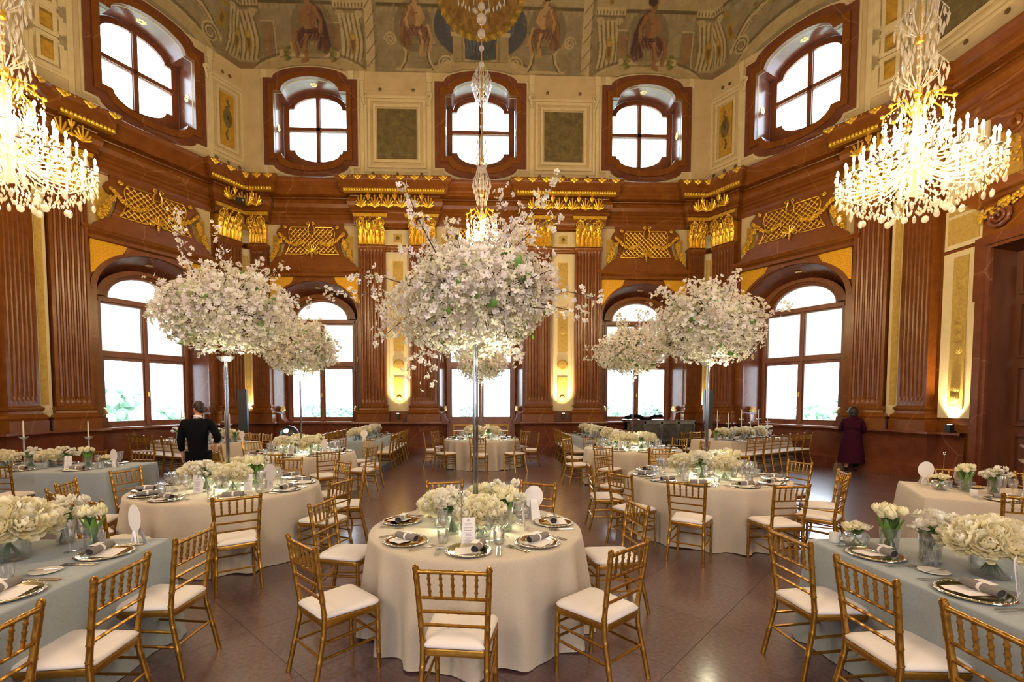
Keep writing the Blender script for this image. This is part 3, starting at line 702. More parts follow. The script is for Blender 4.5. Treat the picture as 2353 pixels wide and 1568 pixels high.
# ------------------------------------------------------------------ painted vault: a coved ceiling whose plaster carries a painting (pigment as vertex colour)
def cove(t):                      # arc parameter -> inward distance, height
    a = t * pi / 2; return 3.0 * (1 - cos(a)), 3.4 * sin(a)
class Paint:
    def __init__(s, w, h, res, bgc):
        s.res = res; s.nx = int(w / res); s.ny = int(h / res); s.w = w
        s.X, s.Z = np.meshgrid((np.arange(s.nx) + .5) * res - w / 2, (np.arange(s.ny) + .5) * res)
        s.a = np.ones((s.ny, s.nx, 3)) * np.array(lin(bgc)[:3])
    def put(s, m, c, al=1.0, w=(slice(None), slice(None))):
        m = np.clip(m, 0, 1)[..., None] * al; s.a[w] = s.a[w] * (1 - m) + np.array(lin(c)[:3]) * m
    def win(s, x0, x1, z0, z1):
        g = 2 * s.res; f = lambda v, n: int(min(max(v / s.res, 0), n))
        return (slice(f(z0 - g, s.ny), f(z1 + g, s.ny) + 1), slice(f(x0 - g + s.w / 2, s.nx), f(x1 + g + s.w / 2, s.nx) + 1))
    def ell(s, x, z, rx, rz, c, rot=0, al=1.0):
        R = max(rx, rz); W = s.win(x - R, x + R, z - R, z + R); k, q = cos(rot), sin(rot); dx = s.X[W] - x; dz = s.Z[W] - z
        d = np.sqrt(((dx * k + dz * q) / rx) ** 2 + ((-dx * q + dz * k) / rz) ** 2); s.put((1 - d) * min(rx, rz) / s.res + .5, c, al, W)
    def rect(s, x0, x1, z0, z1, c, al=1.0):
        s.put(((s.X >= x0) & (s.X <= x1) & (s.Z >= z0) & (s.Z <= z1)).astype(float), c, al)
    def line(s, pts, w, c, al=1.0):
        xs = [p[0] for p in pts]; zs = [p[1] for p in pts]; W = s.win(min(xs) - w, max(xs) + w, min(zs) - w, max(zs) + w); SX_, SZ_ = s.X[W], s.Z[W]; m = np.zeros_like(SX_)
        for (x0, z0), (x1, z1) in zip(pts, pts[1:]):
            dx, dz = x1 - x0, z1 - z0; L = dx * dx + dz * dz + 1e-9
            t = np.clip(((SX_ - x0) * dx + (SZ_ - z0) * dz) / L, 0, 1)
            m = np.maximum(m, (w / 2 - np.hypot(SX_ - x0 - t * dx, SZ_ - z0 - t * dz)) / s.res + .5)
        s.put(m, c, al, W)
    def spiral(s, x, z, r, sg, c, w=.05):
        s.line([(x + sg * r * (1 - .8 * t / 24) * cos(t / 24 * 12.5), z + r * (1 - .8 * t / 24) * sin(t / 24 * 12.5)) for t in range(25)], w, c)
STONE, STONE_D, STONE_L, SHADOW, DARK = '#93835c', '#7c6d4b', '#ab9b72', '#665a3e', '#54492f'
def mottle(p, n, seed, cols, smin=.04, smax=.22, al=.18):
    r = random.Random(seed)
    for _ in range(n): p.ell(r.uniform(-p.w / 2, p.w / 2), r.uniform(0, 2.6), r.uniform(smin, smax), r.uniform(smin, smax) * .6, r.choice(cols), r.uniform(0, 3), al)
def bracket(p, x, w=.5, h=1.6):
    """painted console with fluted curls and a gilt drop"""
    p.rect(x - w * .75, x + w * .75, .05, h + .3, STONE_D, .8); p.rect(x - w / 2, x + w / 2, .12, h, STONE); p.rect(x - w / 2, x - w * .36, .12, h, SHADOW, .8)
    for k in range(5):
        xx = x - w * .42 + k * w * .2; c = [(xx - .02, .3), (xx + .05, .6), (xx + .07, .9), (xx + .02, 1.2), (xx - .03, h - .05)]
        p.line(c, w * .13, STONE_L); p.line([(q + w * .08, z) for q, z in c], w * .06, DARK, .8)
    p.ell(x + .05, .82, w * .15, .34, '#8c7434'); p.ell(x + .05, .82, w * .08, .24, '#6b5526'); p.ell(x + .05, .98, w * .1, .08, '#a88c40')
    p.rect(x - w * .6, x + w * .6, .0, .2, STONE_D); p.rect(x - w * .5, x + w * .5, .05, .15, '#85654a', .7)
    for k in (-1, 1): p.spiral(x + k * w * .42, h - .02, w * .17, k, STONE_L, .035)
    p.rect(x - w * .7, x + w * .7, h + .1, h + .32, STONE_L); p.rect(x - w * .7, x + w * .7, h + .06, h + .11, DARK, .8)
    for k in range(9): p.ell(x - w * .6 + k * w * .15, h + .2, .025, .06, SHADOW)
    p.ell(x, h + .45, .09, .09, '#8c7430'); p.ell(x + .02, h + .44, .05, .05, '#6f5a22')
def seated(p, x, z, s, skin, c1, c2, f=1, seed=0):
    """a generic seated draped figure built from many brush strokes"""
    r = random.Random(seed); sk2 = '#6b4628'
    p.ell(x + .1 * f * s, z + .1 * s, .62 * s, .7 * s, '#5e5238', 0, .55)
    for k in range(16):           # cloak falling behind
        u = k / 15; p.line([(x + (.1 + .25 * u) * f * s, z + (.75 - .2 * u) * s), (x + (.38 + .1 * sin(k)) * f * s, z + .2 * s), (x + (.2 + .35 * u) * f * s, z - (.2 + .25 * r.random()) * s)], .07 * s, c1 if k % 2 else c2, .8)
    for k in range(12):           # lap drapery
        p.line([(x + .25 * f * s, z + (.12 - .02 * k) * s), (x - .1 * f * s, z + (.18 - .025 * k) * s), (x - (.38 - .01 * k) * f * s, z + (.02 - .03 * k) * s)], .07 * s, c2 if k % 3 else c1, .8)
    p.line([(x - .36 * f * s, z + .1 * s), (x - .46 * f * s, z - .2 * s), (x - .38 * f * s, z - .5 * s)], .13 * s, skin); p.line([(x - .33 * f * s, z + .08 * s), (x - .41 * f * s, z - .2 * s), (x - .34 * f * s, z - .5 * s)], .04 * s, sk2)
    p.line([(x - .12 * f * s, z - .02), (x - .16 * f * s, z - .3 * s), (x - .12 * f * s, z - .62 * s), (x - .24 * f * s, z - .66 * s)], .12 * s, skin); p.line([(x - .08 * f * s, z - .1), (x - .12 * f * s, z - .4 * s)], .04 * s, sk2)
    p.ell(x + .04 * f * s, z + .42 * s, .2 * s, .3 * s, skin, -.2 * f); p.ell(x + .13 * f * s, z + .4 * s, .1 * s, .28 * s, sk2, -.2 * f, .6); p.line([(x - .05 * f * s, z + .46 * s), (x + .12 * f * s, z + .44 * s)], .02, sk2)
    p.line([(x - .12 * f * s, z + .58 * s), (x - .24 * f * s, z + .34 * s), (x - .08 * f * s, z + .16 * s)], .1 * s, skin); p.line([(x + .2 * f * s, z + .6 * s), (x + .34 * f * s, z + .36 * s), (x + .3 * f * s, z + .08 * s)], .1 * s, skin); p.line([(x + .25 * f * s, z + .56 * s), (x + .38 * f * s, z + .34 * s)], .03, sk2)
    p.ell(x + .02 * f * s, z + .78 * s, .08 * s, .1 * s, skin); p.ell(x, z + .9 * s, .11 * s, .14 * s, skin, .2 * f); p.ell(x + .06 * f * s, z + .95 * s, .13 * s, .13 * s, '#3e2c1c'); p.ell(x - .04 * f * s, z + .8 * s, .06 * s, .05 * s, sk2, 0, .7)
    for k in range(5): p.line([(x + (.32 - .16 * k) * f * s, z + .1 * s), (x + (.26 - .15 * k) * f * s, z - .24 * s)], .03, '#35261c', .7)
    for k in range(5): p.line([(x + (.3 - .1 * k) * f * s, z + .02 * s), (x + (.2 - .12 * k) * f * s, z - .2 * s)], .025, '#94703a' if k % 2 else '#8b6a56', .7)
def paint_back():
    p = Paint(15.6, 3.0, .012, '#83775a')
    mottle(p, 260, 1, (STONE, STONE_D, '#746a50', '#8f8668'), .1, .5, .22)
    p.rect(-8, 8, 1.85, 3, '#978862'); mottle(p, 60, 2, ('#a79870', '#8a7b56'), .1, .4, .2); p.rect(-8, 8, 1.8, 1.87, DARK)
    for x in np.arange(-7.6, 7.6, .17): p.rect(x, x + .08, 1.66, 1.8, STONE)
    for x in (-7.45, -4.15, 4.15, 7.45): bracket(p, x, .7)
    for x in (-6.75, 6.75, -4.65, 4.65): p.rect(x - .2, x + .2, .35, 1.35, '#776a4c'); p.rect(x - .12, x + .12, .45, 1.25, '#85603f', .6); p.line([(x - .2, 1.35), (x + .2, 1.35), (x + .2, .35)], .04, STONE_L)
    for x in (-3.5, 3.5):
        p.rect(x - .2, x + .2, 0, 2.1, STONE_L); p.rect(x + .08, x + .2, 0, 2.1, SHADOW, .7)
        for k in range(5): p.line([(x - .16, .15 + k * .4), (x + .14, .5 + k * .4)], .03, DARK, .8)
    for x in (-5.5, 0, 5.5):
        a = [(x + 1.75 * cos(radians(t)), -.28 + .62 * sin(radians(t))) for t in range(0, 181, 10)]
        p.line([(q, r + .2) for q, r in a], .12, DARK, .7); p.line(a, .34, '#a39268'); p.line([(q, r + .13) for q, r in a], .05, STONE_L)
        p.rect(x - .95, x + .95, .38, .56, STONE_L); p.rect(x - .95, x + .95, .36, .4, DARK, .6)
        for k in range(24): p.ell(x - 1.0 + k * .087, .62 + .03 * sin(k), .05, .05, STONE_D if k % 2 else '#6d6636', 0, .6)
    for x, f in ((-5.5, 1), (5.5, -1)):
        p.rect(x - .6, x + .55, .5, .78, STONE); p.rect(x - .6, x + .55, .74, .8, STONE_L); seated(p, x + .05, 1.02, 1.13, '#84603c', '#3f2a20', '#56362a', f, 3)
        for q in (-.72, .74):
            for k in range(8): p.ell(x + q + .06 * sin(k * 2), .3 + k * .05, .08, .06, '#5f5c30' if k % 2 else '#7b7238')
    for x, f in ((-2.05, -1), (2.05, 1)):
        p.rect(x - .7, x + .7, .05, .14, STONE_L)
        for k in (-1, 1): p.line([(x + k * .55, .1), (x + k * .4, .35), (x + k * .36, .6), (x + k * .46, .86)], .09, STONE_L); p.line([(x + k * .5, .1), (x + k * .35, .35), (x + k * .31, .6)], .04, DARK)
        p.rect(x - .58, x + .58, .82, .96, STONE); p.rect(x - .58, x + .58, .8, .84, DARK, .7)
        seated(p, x, 1.2, .98, '#a08258', '#7d5c28', '#5f3f38', f, 5)
        p.spiral(x + (-.9 if x > 0 else .9), .3, .26, 1 if x < 0 else -1, STONE_L, .05); p.spiral(x + (.85 if x > 0 else -.85), .95, .2, -1 if x < 0 else 1, STONE_L, .04)
    p.ell(0, 1.35, 1.5, .95, '#45474c'); mottle_c = ('#3d4047', '#5a5d66', '#4c4f58')
    r = random.Random(8)
    for k in range(46): x = r.uniform(-1.3, 1.3); p.line([(x, 1.7), (x * .8 + r.uniform(-.15, .15), 1.2), (x * .6, .85 + r.uniform(-.1, .2))], .06, r.choice(mottle_c), .8)
    for k in range(18): u = k / 17; p.line([(-.75 + .9 * u, 1.2), (-.5 + .5 * u, .8 - .2 * u), (-.42 + .28 * u, .45 + .2 * u)], .05, mottle_c[k % 3])
    for s in (-1, 1): p.rect(min(s * .52, s * .9), max(s * .52, s * .9), .38, 1.1, STONE); p.rect(min(s * .46, s * .96), max(s * .46, s * .96), 1.08, 1.2, STONE_L); p.line([(s * .6, .4), (s * .6, 1.05)], .04, DARK, .6)
    p.ell(0, 2.35, 1.42, 1.4, '#8f7420')
    for k in range(64): a = 2 * pi * k / 64; p.line([(1.3 * cos(a), 2.35 + 1.28 * sin(a)), (1.42 * cos(a + .04), 2.35 + 1.4 * sin(a + .04))], .05, '#b4952f' if k % 2 else '#75601a')
    p.ell(0, 2.35, 1.27, 1.25, '#7a5c20'); p.ell(0, 2.38, 1.22, 1.2, '#84652a')
    for k in range(150): p.ell(r.uniform(-1, 1), r.uniform(1.25, 3), r.uniform(.03, .16), r.uniform(.03, .1), r.choice(('#6a4f1c', '#94733a', '#775a22', '#5f4718')), r.uniform(0, 3), .6)
    mottle(p, 700, 4, ('#5d5239', '#a59670', '#776b4c', '#8b7a52'), .015, .07, .3)
    return p
def paint_bay(s):
    p = Paint(6.4, 3.0, .012, '#83785b')
    mottle(p, 160, 11, (STONE, STONE_D, '#6f664c', '#8f8668'), .1, .45, .25)
    p.rect(-4, 4, 1.85, 3, '#978862'); p.rect(-4, 4, 1.8, 1.87, DARK)
    a = [(1.85 * cos(radians(t)), -.3 + .75 * sin(radians(t))) for t in range(0, 181, 8)]
    p.line([(q, r + .22) for q, r in a], .14, DARK, .7); p.line(a, .36, '#a39268'); p.line([(q, r + .15) for q, r in a], .05, STONE_L)
    for k in (-1, 1):
        bracket(p, k * 2.5, .55)
        c = [(k * 2.0, .5), (k * 1.75, .8), (k * 1.45, 1.02), (k * .8, 1.2), (0, 1.42)]
        p.line(c, .2, STONE_L); p.line([(q, z + .1) for q, z in c], .05, DARK); p.line([(q, z - .06) for q, z in c], .05, DARK, .7); p.spiral(k * 1.72, .48, .3, k, STONE_L, .06); p.spiral(k * 1.72, .48, .24, k, DARK, .025)
        p.rect(k * 2.02 - .12, k * 2.02 + .12, .85, 1.3, '#8c7430'); p.ell(k * 2.02, 1.55, .1, .13, '#8c7430'); p.ell(k * 2.02, 1.08, .06, .14, '#6a5520')
        for q in range(14): p.line([(k * (.3 + .1 * q), 1.45 + .02 * q), (k * (.4 + .12 * q), 1.75 + .1 * sin(q))], .08, ('#6b6250', '#7d7558', '#5c5742', '#8c8468')[q % 4], .8)
        for q in range(9): p.ell(k * (.25 + .13 * q), 1.22 + .13 * cos(q), .07, .06, '#62602f' if q % 2 else '#7d7338', 0, .8)
    p.ell(0, 1.6, .24, .32, '#9b7f30'); p.ell(0, 1.6, .16, .24, '#7a6226'); p.ell(.1, 2.0, .2, .26, '#93744e'); p.ell(-.15, 2.05, .18, .2, '#7c6048'); p.rect(-.6, .6, 1.15, 1.3, STONE_L)
    mottle(p, 330, 14, ('#5d5239', '#a59670', '#776b4c', '#8b7a52'), .015, .07, .3)
    return p
def vault(name, F, x0, x1, t0, t1, P, xo):
    """x0..x1 along the wall foot; t0,t1: how fast the mitred ends move in with height"""
    nx = max(20, int((x1 - x0) / .02)) if abs(F.translation.x) < 9 else 60; nt = 170 if nx > 60 else 20
    n = (nx + 1) * (nt + 1); V = np.zeros((n, 3)); K = np.zeros((n, 4), dtype=np.float32); K[:, 3] = 1
    u = np.linspace(0, 1, nx + 1)
    arcl = 0; prev = (0, 0)
    for j in range(nt + 1):
        d, h = cove((j / nt) ** 1.4); arcl += hypot(d - prev[0], h - prev[1]); prev = (d, h)
        xs = (x0 + d * t0) + ((x1 - d * t1) - (x0 + d * t0)) * u
        sl = slice(j * (nx + 1), (j + 1) * (nx + 1))
        V[sl, 0] = xs; V[sl, 1] = -d; V[sl, 2] = ZA + h
        ix = np.clip(((xs - xo + P.w / 2) / P.res).astype(int), 0, P.nx - 1); iz = min(P.ny - 1, int(arcl / P.res))
        K[sl, :3] = P.a[iz, ix]
    idx = np.arange(n).reshape(nt + 1, nx + 1)
    f = np.stack([idx[:-1, :-1], idx[:-1, 1:], idx[1:, 1:], idx[1:, :-1]], -1).reshape(-1, 4)
    me = bpy.data.meshes.new(name); me.from_pydata(V.tolist(), [], f.tolist()); me.materials.append(M['fresco'])
    a = me.color_attributes.new('Col', 'FLOAT_COLOR', 'POINT'); a.data.foreach_set('color', K.ravel()); me.shade_smooth()
    return structure(put(name, me, None, F))
PB, PY = paint_back(), paint_bay(1)
T1 = math.tan(A60 / 2); T2 = math.tan((pi / 2 - A60) / 2)
vault('ceiling_cove_back', FB, -BX, BX, T1, T1, PB, 0)
vault('ceiling_cove_left_bay', FL, -5.3, 0, T2, T1, PY, -2.7); vault('ceiling_cove_right_bay', FR, 0, 5.3, T1, T2, PY, 2.7)
for nm, F, x0, x1 in (('ceiling_cove_left', FLW, -SIDE, 0), ('ceiling_cove_right', FRW, 0, SIDE)):
    P = Paint(6.4, 3.0, .02, '#958a6a'); [bracket(P, k) for k in (-2.4, -.8, .8, 2.4)]
    vault(nm, F, x0, x1, T2 if x0 == 0 else 0, 0 if x0 == 0 else T2, P, (x0 + x1) / 2)
b = MB(); b.box(-SX, SX, REAR - .1, BY, ZA + 3.38, ZA + 3.5); structure(b.build('ceiling', 'cream', smooth=0))
b = MB(); b.box(-SX, SX, REAR - .15, REAR - .05, ZA, ZA + 3.5); structure(b.build('wall_rear_upper', 'cream', smooth=0))

# ------------------------------------------------------------------ door in the side wall, with its marble case, and the lit panel next to it
X = FRW
b = MB()
P4 = lambda a, b_, c, d: [(a, c), (b_, c), (b_, d), (a, d)]
b.prism(P4(1.93, 4.22, 0, 5.12), -.16, .02, [P4(2.2, 3.95, .0, 4.86)]); b.prism(P4(1.99, 4.16, 0, 5.06), -.2, -.16, [P4(2.12, 4.03, .0, 4.93)])
b.prism(P4(1.86, 2.1, 3.85, 5.12), -.14, .0)
dr = structure(b.build('door_1', 'marble_d', mw=X))
b = MB(); b.bridge(P4(2.2, 3.95, .0, 4.86), -.1, P4(2.3, 3.85, .0, 4.74), .35); b.build('door_reveal', 'door', dr, 0)
b = MB(); b.box(2.28, 3.87, .3, .38, 0, 4.76)
for x0, x1 in ((2.38, 3.0), (3.15, 3.77)):
    for z0, z1 in ((.25, 1.15), (1.3, 2.5), (2.65, 3.75), (3.9, 4.5)): b.prism(P4(x0, x1, z0, z1), .26, .3, [P4(x0 + .06, x1 - .06, z0 + .06, z1 - .06)]); b.box(x0 + .12, x1 - .12, .27, .3, z0 + .12, z1 - .12)
b.build('door_leaf', 'door', dr, 0)
b = MB(); b.sweep([(1.86, 0), (1.86, -.1), (4.3, -.1), (4.3, 0)], [(0, 5.72), (.04, 5.76), (.1, 5.8), (.12, 5.86), (.2, 5.9), (.24, 6.0), (.26, 6.06), (0, 6.16)]); b.prism(P4(2.0, 4.15, 5.1, 5.74), -.14, .02)
b.build('door_cornice', 'marble', dr, 25)
b = MB()
for s in (-1, 1):
    c0 = 3.07 + s * .72
    b.tube(spiral(c0, 5.42, .22, 2.3, -.2, 34, s), [.045 * (1 - .5 * i / 34) for i in range(35)], 8)
b.build('door_volute', 'marble_d', dr)
b = MB(); r = random.Random(5)
for i in range(60):
    u = i / 59; x = 1.98 + 1.1 * u; z = 5.5 + .3 * u + r.uniform(-.07, .07); b.ico((x, -.22 + r.uniform(-.03, .03), z), r.uniform(.03, .06), 1, .7, 1, 1)
b.build('door_garland', 'gold', dr)
b = MB(); a0 = [(3.07 + 1.25 * cos(radians(t)), 6.2 + 1.25 * sin(radians(t))) for t in range(0, 181, 9)]; b.prism(a0, -.05, .02); ov = b.build('overdoor_field', 'ochre', dr)
b = MB(); b.prism([(2.75, 6.2), (3.4, 6.2), (3.5, 6.9), (3.07, 7.2), (2.65, 6.9)], -.2, -.05); b.tube(spiral(2.55, 7.1, .2, 2, -.16, 24, -1), .05, 7); b.build('overdoor_scroll', 'marble', ov)
b = MB()
for i in range(170):
    t = r.uniform(20, 160); q = r.uniform(.55, 1.18); b.ico((3.07 + q * cos(radians(t)), -.08, 6.2 + q * sin(radians(t))), r.uniform(.02, .055), 1, .7, 1, 1)
b.build('overdoor_foliage', 'gold', ov)
def side_panel(F, s):
    w = WOF[id(F)]; A = lambda a, b_: (min(s * a, s * b_), max(s * a, s * b_))
    b = MB(); x = A(1.12, 1.88); b.box(*x, -.05, 0, 1.42, 5.02); e = b.build('lit_panel', 'strip_c', w, 0)
    b = MB(); x = A(1.36, 1.68); b.box(*x, -.065, -.04, 1.62, 4.9); b.build('inset', 'stripe', e, 0)
    m = MB(); cx = s * 1.52
    for zc in (1.85, 2.05, 2.9, 3.15, 3.35, 3.55, 4.3, 4.5, 4.7):
        for rr, yy in ((.1, .07), (.07, .085), (.035, .095)): m.X = Matrix.Translation((cx + .02 * sin(zc * 9), -yy, zc)) @ Matrix.Rotation(radians(90), 4, 'X'); m.lathe([(rr, 0), (rr * .85, .015)], 12)
    m.X = None; m.build('painted_relief', 'stripe', e)
    b = MB(); x = A(1.12, 1.93); b.box(*x, -.05, 0, 5.1, 5.95); b.box(*x, -.05, 0, 6.05, 7.5); u = b.build('upper_panel', 'strip_c', w, 0)
    b = MB(); x = A(1.2, 1.86); b.box(*x, -.065, -.04, 5.2, 5.75); b.box(*A(1.2, 1.8), -.065, -.04, 5.82, 5.9); b.build('inset', 'stripe', u, 0)
side_panel(FRW, 1); side_panel(FLW, -1)

# ------------------------------------------------------------------ floor uplights that wash the cream strips
def uplight(p, n, label, zt=1.38, e=520, floor_fit=False):
    q = Vector((p.x + n.x * .16, p.y + n.y * .16)); a = atan2(n.y, n.x) + pi / 2
    t = empty('uplight', (q.x, q.y, 0), a, label, 'spotlight', 'uplights washing the cream strips')
    b = MB(); b.box(-.06, .06, -.05, .05, zt - .15, zt); b.build('housing', 'black', t, 0)
    b = MB(); b.box(-.02, .02, -.02, .16, zt - .22, zt - .15); b.build('bracket', 'black', t, 0)
    b = MB(); b.lathe([(.045, zt + .001), (.03, zt + .006)], 12); b.build('lens', 'lens', t)
    l = lamp('uplight_beam', 'SPOT', (q.x, q.y, zt + .02), e, (1, .76, .42), size=.04, spot=radians(84), blend=1.0)
    d = Vector((-n.x * .12, -n.y * .12, 1)).normalized(); l.rotation_euler = d.to_track_quat('-Z', 'Y').to_euler(); l.parent = None
dn = Vector((0, -1))
uplight(Vector((-2.74, BY - .2)), dn, 'small black uplight under the cream strip towards the domed stage light')
uplight(Vector((2.74, BY - .2)), dn, 'small black uplight under the cream strip on the mirrored bar\'s side of the middle window')
uplight(CS[0][0], CS[0][1], 'small uplight hidden behind the column speaker near the domed light', e=420)
uplight(CS[1][0], CS[1][1], 'small uplight hidden behind the column speaker near the mirrored bar', e=420)
nr = Vector((-1, 0)); uplight(Vector((SX + .02, SY - 1.5)), nr, 'small uplight on the ledge under the lit panel beside the walnut door', 1.28, 520)

# column loudspeakers in front of the corner strips
def column_speaker(x, y, rz, label):
    t = empty('column_speaker', (x, y, 0), rz, label, 'loudspeaker', 'column loudspeakers')
    b = MB(); b.box(-.12, .12, -.13, .13, .45, 2.14); b.build('cabinet', 'black', t, 0)
    b = MB(); b.box(-.105, .105, -.145, -.125, .5, 2.1)
    b.build('grille', 'black', t, 0)
    b = MB(); b.box(-.19, .19, -.21, .21, 0, .45); b.build('bass_box', 'black', t, 0)
column_speaker(-7.08, 14.5, radians(14), 'tall black column loudspeaker in the corner behind the man in black')
column_speaker(6.97, 14.5, radians(-14), 'tall black column loudspeaker in the corner beside the mirrored bar')
# tiny camera box on the corner capital
t = empty('projector', (-7.42, 15.35, 7.88), radians(30), 'small black box on the gilded capital above the column speaker', 'projector')
b = MB(); b.box(-.13, .13, -.12, .12, 0, .14); b.build('case', 'black', t, 0); b = MB(); b.box(.03, .1, -.13, -.12, .04, .1); b.build('lens', 'silver', t, 0)
# domed effect light on a stand
t = empty('stage_light', (-5.55, 14.0, 0), 0, 'black domed stage light on a base standing before the second window', 'stage light')
b = MB(); b.lathe([(.3, 0), (.3, .05), (.05, .07), (.05, .62), (.0, .62)], 18); b.build('stand', 'black', t)
b = MB(); b.lathe([(.2, .6), (.26, .66), (.27, .8), (.24, .94), (.15, 1.05), (.0, 1.09)], 20); b.build('dome', 'black', t)
b = MB(); b.X = Matrix.Translation((0, -.2, .93)) @ Matrix.Rotation(radians(50), 4, 'X'); b.lathe([(.07, 0), (.07, .03), (.05, .05), (0, .06)], 18); b.X = None; b.build('lens', 'lens', t)  # added glowing disc; the pale spot is a card standing before the dome
# mirrored bar
t = empty('bar_counter', (5.63, 15.0, 0), 0, 'bar counter with steel top and aged mirror panels before the fourth window', 'bar')
b = MB(); b.box(-1.1, 1.1, -.3, .3, 1.14, 1.2); b.build('counter_top', 'steel', t, 0)
b = MB()
for x in (-1.06, -.53, 0, .53, 1.06): b.box(x - .03, x + .03, -.28, -.22, 0, 1.14)
for z in (.03, .55, 1.11): b.box(-1.06, 1.06, -.28, -.22, z - .03, z + .03)
b.box(-1.06, 1.06, .1, .28, 0, 1.14); b.build('frame', 'steel', t, 0)
for i in range(4):
    for z0, z1 in ((.06, .52), (.58, 1.08)): b = MB(); b.box(-1.03 + i * .53, -.56 + i * .53, -.25, -.23, z0, z1); b.build('mirror_panel', 'mirror', t, 0)
b = MB(); r = random.Random(2)
for i in range(10): b.ico((5.0 + .11 * i - .35, 14.95 + r.uniform(-.06, .06), 1.27 + .05 * sin(i * .9)), .1 - .003 * i, 1.2, 1, .7, 2, jit=.1, rng=r)
tag(b.build('bag', 'suit'), 'crumpled black bag lying on the mirrored bar', 'bag')

# ------------------------------------------------------------------ park outside
b = MB(); b.box(-140, 140, 18.5, 260, -6.2, -6); tag(structure(b.build('ground', 'lawn', smooth=0)), 'pale park lawn beyond the tall windows', 'lawn')
r = random.Random(11)
TREES = [(-46, 62, 10.2, 'tall hazy tree in the park through the first window, furthest from the man'), (-39.5, 66, 9.0, 'round hazy tree in the park through the first window, towards the man'), (-36, 84, 7.6, 'low hazy tree behind the first window close to its frame'),
         (-31, 92, 8.0, 'hazy tree in the park through the second window, beside its mullion'), (-25, 90, 7.4, 'low hazy tree through the second window above the blue-grey table'), (-3, 120, 7.2, 'faint distant tree through the middle window'),
         (25, 92, 7.6, 'hazy tree in the park through the fourth window above the bar'), (32, 88, 8.0, 'rounder hazy tree through the fourth window near its outer frame'), (47, 66, 8.0, 'low hazy tree through the outer window by the candles'), (56, 70, 8.8, 'broad hazy tree through the outer window by the woman')]
for x, y, h, lb in TREES:
    t = empty('park_tree', (x, y, -6), r.random() * 6, lb, 'tree', 'park trees')
    b = MB(); b.tube([(0, 0, 0), (.1, 0, h * .3), (0, .1, h * .6)], [.4, .3, .15], 7); b.build('trunk', 'bark', t)
    b = MB()
    for k in range(70):
        a = r.random() * 6.28; q = r.random() ** .5 * h * .36; z = h * (.95 - .55 * r.random() ** .8); q *= 1 - .5 * max(0, z / h - .6); b.ico((q * cos(a), q * sin(a), z), h * r.uniform(.04, .1), sub=1, jit=.3, rng=r)
    b.build('crown', 'tree', t)
# ------------------------------------------------------------------ gilt bamboo-style chair
def ring_tube(b, p0, p1, r, rings, seg=8, via=None, k=1.2):
    """a turned rod with bamboo rings"""
    P0, P1 = Vector(p0), Vector(p1); pts = []; rs = []
    path = [P0] + ([Vector(q) for q in via] if via else []) + [P1]
    L = [0]
    for a, c in zip(path, path[1:]): L.append(L[-1] + (c - a).length)
    def at(t):
        d = t * L[-1]
        for i in range(len(path) - 1):
            if d <= L[i + 1] + 1e-9: return path[i].lerp(path[i + 1], (d - L[i]) / max(1e-9, L[i + 1] - L[i]))
        return path[-1]
    ts = {0.0: r, 1.0: r}
    for i in range(1, len(path) - 1): ts[L[i] / L[-1]] = r
    for t in rings:
        e = .009 / L[-1]
        ts[max(0, t - e)] = r; ts[t] = r * k; ts[min(1, t + e)] = r
    for t in sorted(ts): pts.append(at(t)); rs.append(ts[t])
    b.tube(pts, rs, seg)
